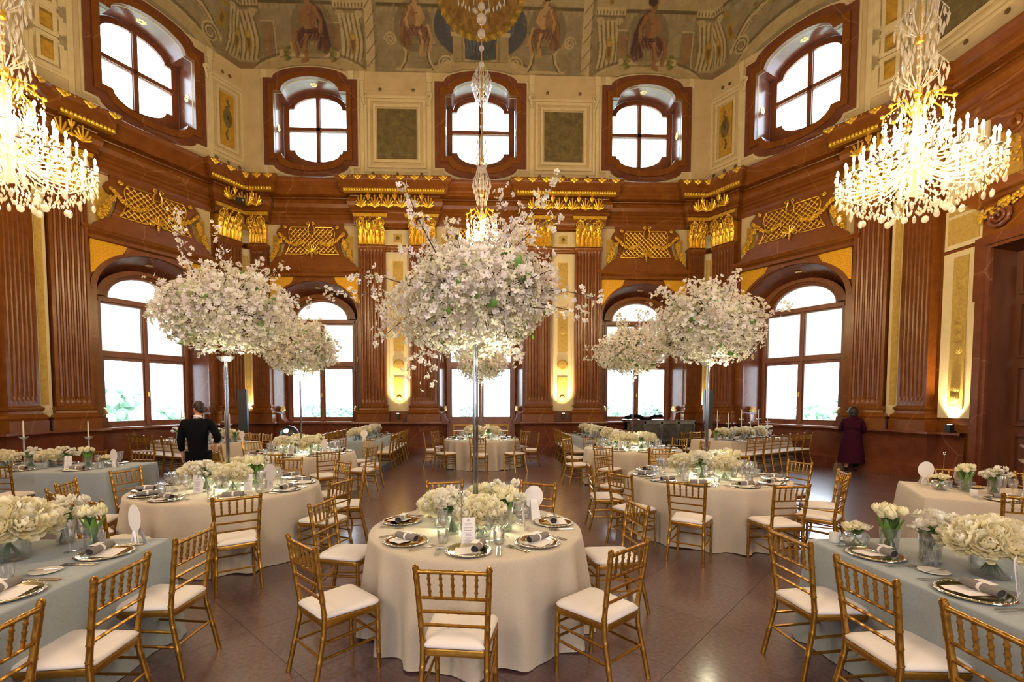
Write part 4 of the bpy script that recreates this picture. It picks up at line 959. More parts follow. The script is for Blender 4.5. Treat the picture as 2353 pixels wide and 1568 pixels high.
def build_chair_meshes():
    D = {}
    def one(nm, fn, m='cgold', sm=50): b = MB(); fn(b); D[nm] = b.mesh(nm, m, sm)
    for s, nm in ((-1, 'pl'), (1, 'pr')):
        one(nm, lambda b: (ring_tube(b, (s * .195, -.265, 0), (s * .2, -.245, .915), .0165, (.2, .36, .52, .62, .72, .83, .93, .985), 8, [(s * .178, -.19, .36), (s * .178, -.185, .47)]), b.ico((s * .2, -.246, .917), .017, 1, 1, .6)))
    for s, nm in ((-1, 'fl'), (1, 'fr')): one(nm, lambda b: ring_tube(b, (s * .185, .19, 0), (s * .185, .185, .44), .0155, (.25, .45, .62, .86), 8))
    yb = lambda z: -.185 - .06 * (z - .47) / .445
    one('top', lambda b: ring_tube(b, (-.2, yb(.885), .885), (.2, yb(.885), .885), .0125, (.06, .2, .35, .5, .65, .8, .94), 7))
    for i, z in enumerate((.735, .655, .575)): one('rail%d' % i, lambda b: ring_tube(b, (-.185, yb(z), z), (.185, yb(z), z), .0095, (.07, .25, .42, .58, .75, .93), 6))
    for i in range(5): x = (i - 2) * .063; one('sp%d' % i, lambda b: ring_tube(b, (x, yb(.735), .735), (x * 1.04, yb(.885), .885), .0085, (.25, .5, .75), 6, k=1.5))
    for s, nm in ((-1, 'l'), (1, 'r')):
        for i, z in enumerate((.30, .20)): one('st%s%d' % (nm, i), lambda b: ring_tube(b, (s * .183, -.2, z), (s * .185, .188, z + .015), .009, (.05, .28, .5, .72, .95), 6))
    for i, z in enumerate((.33, .23)): one('sf%d' % i, lambda b: ring_tube(b, (-.185, .187, z), (.185, .187, z), .009, (.05, .28, .5, .72, .95), 6))
    one('sb', lambda b: ring_tube(b, (-.185, -.215, .21), (.185, -.215, .21), .009, (.05, .28, .5, .72, .95), 6))
    def seat_poly(e):
        o = []
        for x, y, rr in ((.2 + e, .2 + e, .05), (-.2 - e, .2 + e, .05), (-.175 - e, -.2 - e, .03), (.175 + e, -.2 - e, .03)):
            a0 = {(1, 1): 0, (-1, 1): 90, (-1, -1): 180, (1, -1): 270}[(1 if x > 0 else -1, 1 if y > 0 else -1)]
            cx = x - rr * (1 if x > 0 else -1); cyy = y - rr * (1 if y > 0 else -1)
            o += [(cx + rr * cos(radians(a0 + t)), cyy + rr * sin(radians(a0 + t))) for t in (0, 30, 60, 90)]
        return o
    def layers(b, L):
        n = len(seat_poly(0))
        for e, z in L: b.v += [(x, y, z) for x, y in seat_poly(e)]
        for i in range(len(L) - 1): b.f += [(i * n + j, i * n + (j + 1) % n, (i + 1) * n + (j + 1) % n, (i + 1) * n + j) for j in range(n)]
        b.f += [tuple(range(n))[::-1], tuple((len(L) - 1) * n + j for j in range(n))]
    one('seat', lambda b: layers(b, [(-.012, .395), (0, .4), (.006, .425), (0, .44)]))
    def cush(b):
        layers(b, [(-.012, .438), (.002, .445), (.006, .458), (-.004, .472), (-.03, .482), (-.08, .487), (-.14, .488)])
    one('cushion', cush, 'cushion', 60)
    # joined meshes for chairs far down the hall
    def join(keys):
        b = MB()
        for k in keys: b.add([tuple(v.co) for v in D[k].vertices], [tuple(p.vertices) for p in D[k].polygons])
        return b
    return D
CH = build_chair_meshes()
PARTS = [('seat_frame', 'seat'), ('cushion', 'cushion'), ('back_leg', 'pl'), ('back_leg', 'pr'), ('front_leg', 'fl'), ('front_leg', 'fr'), ('top_rail', 'top'), ('cross_rail', 'rail0'), ('cross_rail', 'rail1'), ('cross_rail', 'rail2')] + \
        [('spindle', 'sp%d' % i) for i in range(5)] + [('stretcher', k) for k in ('stl0', 'stl1', 'str0', 'str1', 'sf0', 'sf1', 'sb')]
def lite(name, rods, m='cgold', seg=5):
    b = MB()
    for p in rods: b.tube(p[0], p[1], seg)
    return b.mesh(name, m, 60)
yb_ = lambda z: -.185 - .06 * (z - .47) / .445
FAR_BACK = lite('backrest', [([(-.2, yb_(.885), .885), (.2, yb_(.885), .885)], .0125)] + [([(-.185, yb_(z), z), (.185, yb_(z), z)], .0095) for z in (.735, .655, .575)] + [([((i - 2) * .063, yb_(.735), .735), ((i - 2) * .066, yb_(.885), .885)], .0085) for i in range(5)])
FAR_LEG = {(s, f): (lite('back_leg', [([(s * .195, -.265, 0), (s * .178, -.19, .36), (s * .178, -.185, .47), (s * .2, -.247, .925)], .0165)]) if f else lite('front_leg', [([(s * .185, .19, 0), (s * .185, .185, .44)], .0155)])) for s in (-1, 1) for f in (0, 1)}
FAR_ST = lite('stretchers', [([(s * .183, -.2, z), (s * .185, .188, z)], .009) for s in (-1, 1) for z in (.2, .3)] + [([(-.185, .187, z), (.185, .187, z)], .009) for z in (.23, .33)] + [([(-.185, -.215, .21), (.185, -.215, .21)], .009)])
def chair(x, y, rz, label, group, near=True):
    t = empty('gilt_chair', (x, y, 0), rz, label, 'chair', group)
    if near:
        for nm, k in PARTS: put(nm, CH[k], t)
    else:
        put('seat_frame', CH['seat'], t); put('cushion', CH['cushion'], t); put('backrest', FAR_BACK, t); put('stretcher', FAR_ST, t)
        for (s, f), m in FAR_LEG.items(): put('back_leg' if f else 'front_leg', m, t)
    return t
def face(dx, dy): return atan2(dy, dx) - pi / 2

HOURS = ['twelve', 'one', 'two', 'three', 'four', 'five', 'six', 'seven', 'eight', 'nine', 'ten', 'eleven']
def clock(ang):
    h = ((90 - ang) / 30) % 12; q = round(h * 2) / 2 % 12
    return ("%s o'clock" % HOURS[int(q)]) if q == int(q) else 'half past ' + HOURS[int(q)]

# ------------------------------------------------------------------ tablecloths
def cloth_round(R, seed, nf=17, zt=.755):
    r = random.Random(seed); b = MB(); n = 170; ph = [r.uniform(0, 6.28) for _ in range(5)]
    rows = [(0, 0), (.5, 0), (.93, 0), (.985, .002), (1.0, .008), (1.008, .025), (1.012, .06), (1.015, .14), (1.016, .26), (1.02, .4), (1.024, .54), (1.028, .66), (1.032, .73), (1.036, .75)]
    for i, (q, dz) in enumerate(rows):
        t = dz / .75
        for k in range(n):
            a = 2 * pi * k / n
            f = sin(nf * a + ph[0] + .8 * sin(3 * a + ph[1])) + .5 * sin((nf + 6) * a + ph[2]) + .4 * sin(5 * a + ph[3])
            f = f if f > 0 else f * .55
            rad = R * q + (.06 * f * min(1, t * 1.3) ** .85 if i > 4 else 0)
            hem = 0 if i < len(rows) - 1 else .012 * max(0, sin(9 * a + ph[4]))
            b.v.append((rad * cos(a), rad * sin(a), zt - dz + hem))
    for i in range(len(rows) - 1):
        for k in range(n): l = (k + 1) % n; b.f.append((i * n + k, i * n + l, (i + 1) * n + l, (i + 1) * n + k))
    return b.mesh('tablecloth', 'cloth', 70)
def cloth_long(L, W, seed, m, zt=.755):
    """long cloth: local x along the table, centred"""
    r = random.Random(seed); b = MB(); pts = []; cr = .03
    def side(p0, p1, n):
        for i in range(n): pts.append(((p0[0] + (p1[0] - p0[0]) * i / n), (p0[1] + (p1[1] - p0[1]) * i / n)))
    h, w = L / 2, W / 2
    for (cx, cyy, a0) in ((h - cr, w - cr, 0), (-h + cr, w - cr, 90), (-h + cr, -w + cr, 180), (h - cr, -w + cr, 270)):
        for t in range(0, 91, 15): pts.append((cx + cr * cos(radians(a0 + t)), cyy + cr * sin(radians(a0 + t)), a0 + t))
        nx_ = {0: ((h - cr, w), (-h + cr, w)), 90: ((-h, w - cr), (-h, -w + cr)), 180: ((-h + cr, -w), (h - cr, -w)), 270: ((h, -w + cr), (h, w - cr))}[a0]
        n = int(hypot(nx_[0][0] - nx_[1][0], nx_[0][1] - nx_[1][1]) / .05)
        for i in range(1, n): pts.append((nx_[0][0] + (nx_[1][0] - nx_[0][0]) * i / n, nx_[0][1] + (nx_[1][1] - nx_[0][1]) * i / n, a0 + 90))
    n = len(pts); ph = [r.uniform(0, 6.28) for _ in range(4)]
    rows = [(-.03, 0), (-.006, .002), (0, .01), (.004, .04), (.008, .12), (.012, .26), (.016, .42), (.02, .58), (.024, .7), (.028, .75)]
    for i, (d, dz) in enumerate(rows):
        t = dz / .75
        for k, (x, y, a) in enumerate(pts):
            near_c = min(hypot(abs(x) - h, abs(y) - w), .5); cf = max(0, 1 - near_c / .28)
            f = (.012 * sin(k * .55 + ph[0]) + .008 * sin(k * .23 + ph[1])) * t + cf * t * (.075 + .03 * sin(near_c * 40 + ph[2]))
            e = d + f
            b.v.append((x + e * cos(radians(a)), y + e * sin(radians(a)), zt - dz))
    for i in range(len(rows) - 1):
        for k in range(n): l = (k + 1) % n; b.f.append((i * n + k, i * n + l, (i + 1) * n + l, (i + 1) * n + k))
    b.f.append(tuple(range(n)))
    return b.mesh('tablecloth', m, 70)

# ------------------------------------------------------------------ table ware (meshes shared by every copy)
TZ = .757
def lathe_mesh(name, prof, m, seg=24, smooth=50):
    b = MB(); b.lathe(prof, seg, cap=False); return b.mesh(name, m, smooth)
CHARGER = lathe_mesh('charger', [(0, .006), (.1, .006), (.105, .008), (.128, .013), (.15, .016), (.152, .014), (.12, .004), (0, .0)], 'charger', 36)
b = MB(); b.lathe([(.146, .0155), (.155, .019), (.163, .0165), (.166, .012), (.16, .009), (.146, .0125), (.146, .0155)], 36, cap=False)
for k in range(36): a = 2 * pi * k / 36; b.ico((.157 * cos(a), .157 * sin(a), .016), .0065, sub=1)
RIM = b.mesh('rim', 'silver', 60)
def square_cloth():
    b = MB(); n = 8
    for i in range(n + 1):
        for j in range(n + 1):
            u, v = i / n - .5, j / n - .5; b.v.append((u * .17, v * .15, .017 + .006 * sin(u * 4) + .012 * max(0, abs(u) - .3)))
    b.f = [(i * (n + 1) + j, (i + 1) * (n + 1) + j, (i + 1) * (n + 1) + j + 1, i * (n + 1) + j + 1) for i in range(n) for j in range(n)]
    return b.mesh('folded_cloth', 'cushion', 70)
FOLD = square_cloth()
b = MB(); b.lathe([(.027, -.098), (.029, -.09), (.029, .09), (.027, .098), (.0262, .096), (.0258, .05), (.0258, -.05), (.0262, -.096), (.027, -.098)], 16, cap=False)
b.v = [(z, x, y * .85) for x, y, z in b.v]; ROLL = b.mesh('napkin_roll', 'napkin', 60)
b = MB(); b.lathe([(.0259, -.09), (.0259, .09)], 14); b.v = [(z, x, y * .85) for x, y, z in b.v]; RIN = b.mesh('roll_inside', 'napkin_shade', 60)
b = MB(); b.lathe([(.0295, -.009), (.0305, 0), (.0295, .009)], 16, cap=False); b.v = [(z, x, y * .85) for x, y, z in b.v]; RIB = b.mesh('ribbon', 'paper', 60)
b = MB(); b.box(-.045, .045, -.002, .045, .026, .0272); PCARD = b.mesh('place_card', 'paper', 0)
def cutlery(kind):
    b = MB()
    b.tube([(0, -.105, .006), (0, -.05, .007), (0, .02, .008)], [.006, .0045, .003], 6, flat=.5)
    if kind == 'knife': b.add([(-.004, .02, .006), (.006, .02, .006), (.009, .06, .006), (.007, .105, .005), (-.003, .115, .005), (-.004, .06, .006), (0, .06, .009)], [(0, 1, 6), (1, 2, 6), (2, 3, 6), (3, 4, 6), (4, 5, 6), (5, 0, 6)])
    else:
        b.add([(-.003, .02, .008), (.003, .02, .008), (.011, .045, .005), (.011, .062, .006), (-.011, .062, .006), (-.011, .045, .005)], [(0, 1, 2, 3, 4, 5)])
        for k in range(4): b.box(-.011 + k * .0065, -.0085 + k * .0065, .06, .1, .006, .0085)
    return b.mesh(kind, 'silver', 60)
KNIFE, FORK = cutlery('knife'), cutlery('fork')
BREAD = lathe_mesh('bread_plate', [(0, .006), (.05, .006), (.075, .012), (.078, .011), (.05, .001), (0, 0)], 'white', 24)
GL = {
    'goblet': lathe_mesh('goblet', [(.036, .0), (.034, .004), (.006, .008), (.004, .02), (.004, .09), (.012, .1), (.03, .115), (.04, .14), (.042, .17), (.038, .205), (.0365, .205), (.04, .17), (.037, .142), (.028, .12), (0, .11)], 'glass', 20),
    'tumbler': lathe_mesh('tumbler', [(0, .0), (.03, .0), (.033, .004), (.038, .05), (.041, .1), (.0395, .1), (.036, .05), (.03, .012), (0, .01)], 'glass', 20),
    'flared': lathe_mesh('flared', [(.035, 0), (.033, .004), (.006, .009), (.005, .07), (.012, .08), (.03, .1), (.034, .13), (.04, .17), (.052, .215), (.0505, .215), (.038, .17), (.031, .13), (.027, .104), (0, .088)], 'glass', 20),
}
GNAME = {'goblet': 'wine_glass', 'tumbler': 'water_tumbler', 'flared': 'cut_goblet'}
GCAT = {'goblet': 'wine glass', 'tumbler': 'tumbler', 'flared': 'goblet'}
GLAB = {'goblet': 'stemmed wine glass', 'tumbler': 'clear water tumbler', 'flared': 'flared glass goblet'}

def setting(x, y, rz, where, grp, near=True, bread=False, roll=0.0, glasses=('goblet', 'tumbler', 'flared'), side=1, cutlery_on=True):
    """a place setting seen from its seat: local +y runs towards the middle of the table; WHERE names the seat"""
    X = Matrix.Translation((x, y, TZ)) @ Matrix.Rotation(rz, 4, 'Z')
    def P(lx, ly, lz=0): return X @ Vector((lx, ly, lz))
    t = empty('charger_plate', P(0, 0), rz, 'mirror charger at ' + where, 'plate', 'charger plates, ' + grp)
    put('plate_well', CHARGER, t); put('rim', RIM, t)
    f = put('folded_cloth', FOLD, None, loc=P(-.01, -.03, .0), rz=rz); tag(f, 'white cloth folded at ' + where, 'napkin', 'white cloths, ' + grp)
    n = empty('napkin_roll', P(.01 if abs(roll) < 1 else .07, .035 if not roll else 0, .044), rz + roll, 'grey napkin roll at ' + where, 'napkin', 'napkin rolls, ' + grp)
    put('cloth_roll', ROLL, n); put('roll_inside', RIN, n); put('ribbon', RIB, n); put('place_card', PCARD, n)
    if cutlery_on:
        for nm, me, lx in (('fork', FORK, -.195), ('fork', FORK, -.22), ('knife', KNIFE, .195), ('knife', KNIFE, .22)) if near else (('fork', FORK, -.2), ('knife', KNIFE, .2)):
            o = put(nm, me, None, loc=P(lx, 0), rz=rz); tag(o, ('inner ' if abs(lx) < .21 else 'outer ') + 'silver %s at ' % nm + where, nm, '%ss, ' % nm + grp)
    if bread:
        o = put('bread_plate', BREAD, None, loc=P(-.33, .1), rz=rz); tag(o, 'bread plate at ' + where, 'plate', 'bread plates, ' + grp)
        o = put('butter_knife', KNIFE, None, loc=P(-.32, .1, .01), rz=rz + .3, sc=.8); tag(o, 'butter knife at ' + where, 'knife', 'butter knives, ' + grp)
    for k, g in enumerate(glasses):
        lx, ly = ((.13, .24), (.2, .19), (.06, .28))[k]
        o = put(GNAME[g], GL[g], None, loc=P(lx * side, ly), rz=rz); tag(o, GLAB[g] + ' at ' + where, GCAT[g], '%ss, ' % GCAT[g] + grp)

# ------------------------------------------------------------------ flowers
def bloom_peony(seed, R=.06, rings=((6, .16, .98), (9, .4, .82), (13, .65, .58), (16, .88, .28), (18, 1.0, -.02)), white=False):
    b = MB(); r = random.Random(seed); up = Vector((0, 0, 1)); N = len(rings)
    for ri, (n, q, el) in enumerate(rings):
        f = ri / max(1, N - 1)
        for k in range(n):
            a = 2 * pi * (k + r.random() * .7) / n; e = el + r.uniform(-.12, .12); w = R * (.26 + .1 * r.random()); h = R * r.uniform(.7, 1.05)
            d = Vector((cos(a), sin(a), 0)); s_ = Vector((-sin(a), cos(a), 0))
            base = d * (R * q * .4) + up * (R * .12 * el); o = d * cos(e * 1.4) + up * sin(e * 1.4); nn = d * -sin(e * 1.4) + up * cos(e * 1.4)
            j = lambda: Vector((r.uniform(-.07, .07), r.uniform(-.07, .07), r.uniform(-.07, .07))) * R
            c0 = lin('#e6dcb0') if white else lin(r.choice(('#e4cf78', '#e0c868'))); c1 = lin(r.choice(('#f3f0e4', '#efece2'))) if white else lin(r.choice(('#f2ecd0', '#efe6bf', '#f4f0de')))
            mixc = lambda t: tuple(c0[i] + (c1[i] - c0[i]) * t for i in range(3)) + (1,)
            rows = [(0, .35, 0), (.45, 1.0, -.1), (.8, 1.05, -.02), (1.0, .55, .16)]; vs = []
            for t, ww, lift in rows:
                c = base + o * h * t + nn * (R * lift); vs += [c - s_ * w * ww + nn * R * .1 + j() * t, c + j() * t * .5, c + s_ * w * ww + nn * R * .1 + j() * t]
            b.add(vs, [(3 * i + u, 3 * i + u + 1, 3 * i + u + 4, 3 * i + u + 3) for i in range(3) for u in (0, 1)])
            if b.c is None: b.c = []
            for t, ww, lift in rows: b.c += [mixc(min(1, .25 * f + .15 + t))] * 3
    return b.mesh('bloom', 'blossom', 180)
def bloom_tulip(seed):
    b = MB(); r = random.Random(seed)
    for k in range(6):
        a = 2 * pi * k / 6; q = .021 + .004 * (k % 2)
        d = Vector((cos(a), sin(a), 0)); s_ = Vector((-sin(a), cos(a), 0)); z = Vector((0, 0, 1))
        b.add([d * .004, d * q - s_ * .016 + z * .02, d * q * 1.15 + z * .02, d * q + s_ * .016 + z * .02, d * q - s_ * .012 + z * .042, d * q * 1.05 + z * .044, d * q + s_ * .012 + z * .042, d * q * .55 + z * .062], [(0, 1, 2), (0, 2, 3), (1, 4, 5, 2), (2, 5, 6, 3), (4, 7, 5), (5, 7, 6)])
    return b.mesh('bloom', 'petal', 180)
PEONY = [bloom_peony(i) for i in range(4)]
PEONY_W = [bloom_peony(9 + i, .034, ((4, .3, .9), (7, .7, .5), (8, 1, .05)), True) for i in range(2)]
PEONY_S = [bloom_peony(15 + i, .036, ((4, .2, .95), (7, .55, .7), (9, 1, .2))) for i in range(2)]
TULIP = [bloom_tulip(0)]
def leafm(L=.12, W=.03, bend=.3):
    b = MB(); n = 5
    for i in range(n + 1):
        t = i / n; w = W * sin(pi * min(1, t * .85 + .12)); x = L * t; z = L * (t - bend * t * t); b.v += [(x * .35, -w, z + .004), (x * .35 + .006, 0, z), (x * .35, w, z + .004)]
    b.f = [(3 * i + k, 3 * i + k + 1, 3 * i + k + 4, 3 * i + k + 3) for i in range(n) for k in (0, 1)]
    return b.mesh('leaf', 'leaf', 180)
LEAF = leafm(); LEAFL = leafm(.17, .02, .1)
VASE = {'low': lathe_mesh('vase', [(0, 0), (.06, 0), (.065, .004), (.068, .06), (.07, .12), (.067, .12), (.064, .06), (.06, .012), (0, .01)], 'vase', 24),
        'tall': lathe_mesh('vase', [(0, 0), (.045, 0), (.048, .004), (.05, .08), (.053, .15), (.051, .15), (.046, .08), (.044, .012), (0, .01)], 'vase', 24),
        'bowl': lathe_mesh('vase', [(0, 0), (.05, 0), (.056, .004), (.075, .04), (.08, .075), (.07, .1), (.067, .1), (.075, .073), (.07, .04), (.05, .012), (0, .01)], 'vase', 24)}
def stemsm(n, r0, r1, h, seed):
    b = MB(); r = random.Random(seed)
    for k in range(n):
        a = 2 * pi * r.random(); q = r.random() ** .5
        b.tube([(-r0 * q * cos(a), -r0 * q * sin(a), .015), (r0 * .2 * cos(a), r0 * .2 * sin(a), h * .6), (r1 * q * cos(a), r1 * q * sin(a), h)], .004, 5)
    return b.mesh('stems', 'stem', 60)
STEMS = {'low': stemsm(12, .045, .07, .15, 1), 'tall': stemsm(22, .036, .05, .22, 2), 'bowl': stemsm(10, .04, .06, .13, 3)}
def bouquet(kind, x, y, z, label, group, seed, near=True, sc=1.0):
    r = random.Random(seed)
    t = empty({'peony': 'peony_vase', 'tulip': 'tulip_vase', 'small': 'ranunculus_vase', 'spray': 'freesia_vase'}[kind], (x, y, z), r.random() * 6.28, label, 'flower vase', group)
    t.scale = (sc, sc, sc)
    v = {'peony': 'low', 'tulip': 'tall', 'small': 'bowl', 'spray': 'tall'}[kind]
    put('vase', VASE[v], t); put('stems', STEMS[v], t)
    if kind == 'peony':
        pts = [(0, 0, .205)] + [(.07 * cos(a), .07 * sin(a), .19) for a in [k * pi / 3 + .2 for k in range(6)]] + [(.12 * cos(a), .12 * sin(a), .15) for a in [k * pi / 5 for k in range(10)]]
        for i, p in enumerate(pts[:17 if near else 9]):
            d = Vector((p[0], p[1], .07)); o = put('bloom', r.choice(PEONY), t); o.location = p; o.rotation_euler = Vector((p[0], p[1], .09)).to_track_quat('Z', 'X').to_euler(); o.scale = (.92,) * 3 if near else (1.3,) * 3
    elif kind == 'tulip':
        for i in range(13 if near else 7):
            a = r.random() * 6.28; q = .075 * r.random() ** .5; o = put('bloom', TULIP[0], t); o.location = (q * cos(a), q * sin(a), .2 + r.uniform(0, .05)); o.rotation_euler = (r.uniform(-.4, .4), r.uniform(-.4, .4), a); o.scale = (.95,) * 3
        for i in range(9 if near else 4): o = put('leaf', LEAFL, t); o.location = (0, 0, .04); o.rotation_euler = (0, 0, i * .75 + r.random()); o.scale = (1.1,) * 3
    elif kind == 'small':
        for i in range(11 if near else 6):
            a = i * 2.4; q = .022 * i ** .5; o = put('bloom', PEONY_S[i % 2], t); o.location = (q * cos(a), q * sin(a), .15 - q * .35); o.rotation_euler = (-sin(a) * q * 6, cos(a) * q * 6, a); o.scale = (.9,) * 3
        for i in range(4): o = put('leaf', LEAF, t); o.location = (0, 0, .09); o.rotation_euler = (0, .6, i * 1.6); o.scale = (.6,) * 3
    else:
        for i in range(22 if near else 10):
            a = r.random() * 6.28; q = .12 * r.random() ** .5; o = put('bloom', PEONY_W[i % 2], t); o.location = (q * cos(a), q * sin(a), .17 + r.uniform(0, .1)); o.rotation_euler = (r.uniform(-.9, .9), r.uniform(-.9, .9), a); o.scale = (r.uniform(.7, 1.0),) * 3
        for i in range(5): o = put('leaf', LEAF, t); o.location = (0, 0, .12); o.rotation_euler = (0, .5, i * 1.3)
    return t
ROUND_KINDS = ['peony', 'tulip', 'spray', 'peony', 'small', 'peony', 'spray']
BLAB = {'peony': 'cream peony dome', 'tulip': 'ivory tulip bunch', 'small': 'little ranunculus bowl', 'spray': 'loose white freesias'}

# ------------------------------------------------------------------ tall blossom arrangements on clear poles
def flower5(b, X, r, col, q=1.0):
    vs = [X @ Vector((0, 0, 0))]; fs = []
    for k in range(5):
        a = 2 * pi * k / 5; e = .56
        vs += [X @ Vector((r * d * cos(a + t), r * d * sin(a + t), r * z)) for d, t, z in ((.66, -e, .2), (1.0, -.26, .34 * q), (1.0, .26, .34 * q), (.66, e, .2))]
        i = 1 + 4 * k; fs += [(0, i, i + 1), (0, i + 1, i + 2), (0, i + 2, i + 3)]
    b.add(vs, fs, col)
def look(d, roll): return (Vector(d).to_track_quat('Z', 'Y').to_matrix().to_4x4()) @ Matrix.Rotation(roll, 4, 'Z')
PINKS = [lin(h) for h in ('#f6eeec', '#f8f5f3', '#efe4e2', '#f5f0e6', '#f1ebd4', '#e9e7c8', '#e6ddd3')]
def crown(seed, a=.66, h=.44, zc=2.72, nball=2300, nspray=24, sep=0, bs=1.0, lobe=1.0, extra=()):
    """blossom cloud; returns meshes and the spots of blossoms kept as single parts"""
    r = random.Random(seed); bl = MB(); tw = MB(); big = []; leaves = []
    lobes = [(r.uniform(0, 6.28), r.uniform(-.6, .9), r.uniform(.04, .17) * lobe) for _ in range(18)]
    def rad(th, sn):
        v = 1.0
        for t0, s0, amp in lobes:
            d = ((th - t0 + pi) % (2 * pi) - pi); v += amp * math.exp(-(d * d * 5 + (sn - s0) ** 2 * 9))
        return v
    def blossom(p, nrm, s):
        col = r.choice(PINKS) if p.z > zc - .1 or r.random() < .45 else r.choice(PINKS[3:])
        d = (nrm + Vector((r.uniform(-.7, .7), r.uniform(-.7, .7), r.uniform(-.5, .7)))).normalized()
        X = Matrix.Translation(p) @ look(d, r.random() * 6)
        if len(big) < sep and r.random() < .25: big.append((X, s, col))
        else: flower5(bl, X, s, col, r.uniform(.6, 1.8))
    for i in range(nball):
        th = r.uniform(0, 6.2832); sn = r.uniform(-.95, 1); cs = sqrt(1 - sn * sn); k = rad(th, sn) * r.uniform(.68, 1.04)
        p = Vector((a * k * cs * cos(th), a * k * cs * sin(th), zc + h * k * sn)); n = Vector((cs * cos(th), cs * sin(th), sn * 1.2)).normalized()
        blossom(p, n, r.uniform(.024, .045) * bs)
    for i in range(34):          # rounder hydrangea heads deep in the cloud
        th = r.uniform(0, 6.28); sn = r.uniform(-.8, .7); cs = sqrt(1 - sn * sn); k = r.uniform(.72, .9)
        c = Vector((a * k * cs * cos(th), a * k * cs * sin(th), zc + h * k * sn))
        for q in range(26):
            d = Vector((r.gauss(0, 1), r.gauss(0, 1), r.gauss(0, 1))).normalized(); flower5(bl, Matrix.Translation(c + d * .075) @ look(d, r.random() * 6), .026, lin('#d9dfb6') if i % 2 else lin('#e6e2cb'), .5)
    for i in range(nspray + len(extra)):
        th = 2 * pi * i / nspray + r.uniform(-.2, .2); el = r.choice([-.25, -.1, .1, .3, .6, .95, 1.2])
        if i >= nspray: th, el = extra[i - nspray][:2]
        d = Vector((cos(th) * cos(el), sin(th) * cos(el), sin(el)))
        L = r.uniform(.2, .42) * (1.0 if el > .5 else .8) + (.22 if i % 11 == 5 else 0)
        if i >= nspray: L = extra[i - nspray][2]
        base = Vector((a * .65 * d.x, a * .65 * d.y, zc + h * .65 * d.z)); pts = [base]
        for s_ in range(5): d = (d + Vector((r.uniform(-.2, .2), r.uniform(-.2, .2), r.uniform(-.15, .12)))).normalized(); pts.append(pts[-1] + d * L / 4)
        tw.tube(pts, [.007, .006, .005, .004, .003, .002], 5)
        for s_, p in enumerate(pts[1:]):
            for q in range(r.randint(6, 11)): blossom(p + Vector((r.gauss(0, .035), r.gauss(0, .035), r.gauss(0, .035))), Vector((r.gauss(0, 1), r.gauss(0, 1), r.gauss(0, 1))).normalized(), r.uniform(.022, .04) * bs)
    for i in range(190):
        th = r.uniform(0, 6.28); sn = r.uniform(-.8, .95); cs = sqrt(1 - sn * sn); d = Vector((cs * cos(th), cs * sin(th), sn)); p = Vector((a * .45 * d.x, a * .45 * d.y, zc + h * .45 * d.z)); q = Vector((a * .98 * d.x, a * .98 * d.y, zc + h * .98 * d.z)) + Vector((r.uniform(-.1, .1), r.uniform(-.1, .1), r.uniform(-.1, .1)))
        tw.tube([p, (p + q) / 2 + Vector((r.uniform(-.05, .05),) * 3), q], [.005, .004, .003], 4)
    for i in range(60):
        th = r.uniform(0, 6.28); sn = r.uniform(-.9, .9); cs = sqrt(1 - sn * sn); k = r.uniform(.86, 1.06); d = Vector((cs * cos(th), cs * sin(th), sn))
        leaves.append((Vector((a * k * d.x, a * k * d.y, zc + h * k * d.z)), d, r.uniform(.55, 1.0)))
    return bl.mesh('blossoms', 'blossom', 180), tw.mesh('twigs', 'twig', 60), big, leaves
SINGLE = {}
def single(col):
    if col not in SINGLE: b = MB(); flower5(b, Matrix.Identity(4), 1.0, col, 1.2); SINGLE[col] = b.mesh('blossom', 'blossom', 180)
    return SINGLE[col]
b = MB(); b.lathe([(.012, .76), (.012, 2.3)], 16, (-.012, 0, 0)); b.lathe([(.009, .76), (.009, 2.3)], 14, (.011, .0, 0)); POLE = b.mesh('pole', 'steel', 60)
b = MB(); b.lathe([(.17, .757), (.17, .766), (.03, .772), (.018, .8), (0, .8)], 24); PBASE = b.mesh('base_plate', 'steel', 40)
b = MB(); b.lathe([(.0, 2.27), (.05, 2.27), (.09, 2.31), (.1, 2.33), (.09, 2.32), (0, 2.29)], 20); CUP = b.mesh('cup', 'glass', 50)
BIGLEAF = []
for k in range(2):
    bb = MB(); n = 6
    for i in range(n + 1):
        t = i / n; w = .032 * sin(pi * min(1, t * .9 + .06)) ; bb.v += [(-w, 0, .1 * t), (0, .012 * sin(t * 3), .1 * t), (w, 0, .1 * t)]
    bb.f = [(3 * i + q, 3 * i + q + 1, 3 * i + q + 4, 3 * i + q + 3) for i in range(n) for q in (0, 1)]
    BIGLEAF.append(bb.mesh('leaf', 'leaf', 180))
CROWNS = [crown(21, .55, .42, 2.62, 4300, 26, sep=240, bs=.74, lobe=1.5, extra=((3.2, .02, .62), (3.0, -.12, .55), (3.35, .2, .5), (3.9, -.75, .5), (4.1, -.9, .45), (-.3, 1.05, .62), (-.1, .95, .55), (.3, 1.15, .6), (-.6, .9, .5), (-.25, .1, .5), (-.45, -.15, .45), (2.2, .75, .4), (5.3, -.7, .42))),
          crown(5, .64, .5, 2.8, 2700, 26, bs=.86, lobe=1.3), crown(8, .64, .48, 2.84, 2700, 26, bs=.86, lobe=1.4, extra=((2.0, 1.1, .75), (2.6, .9, .5), (3.0, .1, .5), (-.2, .2, .5), (-.4, -.1, .5)))]
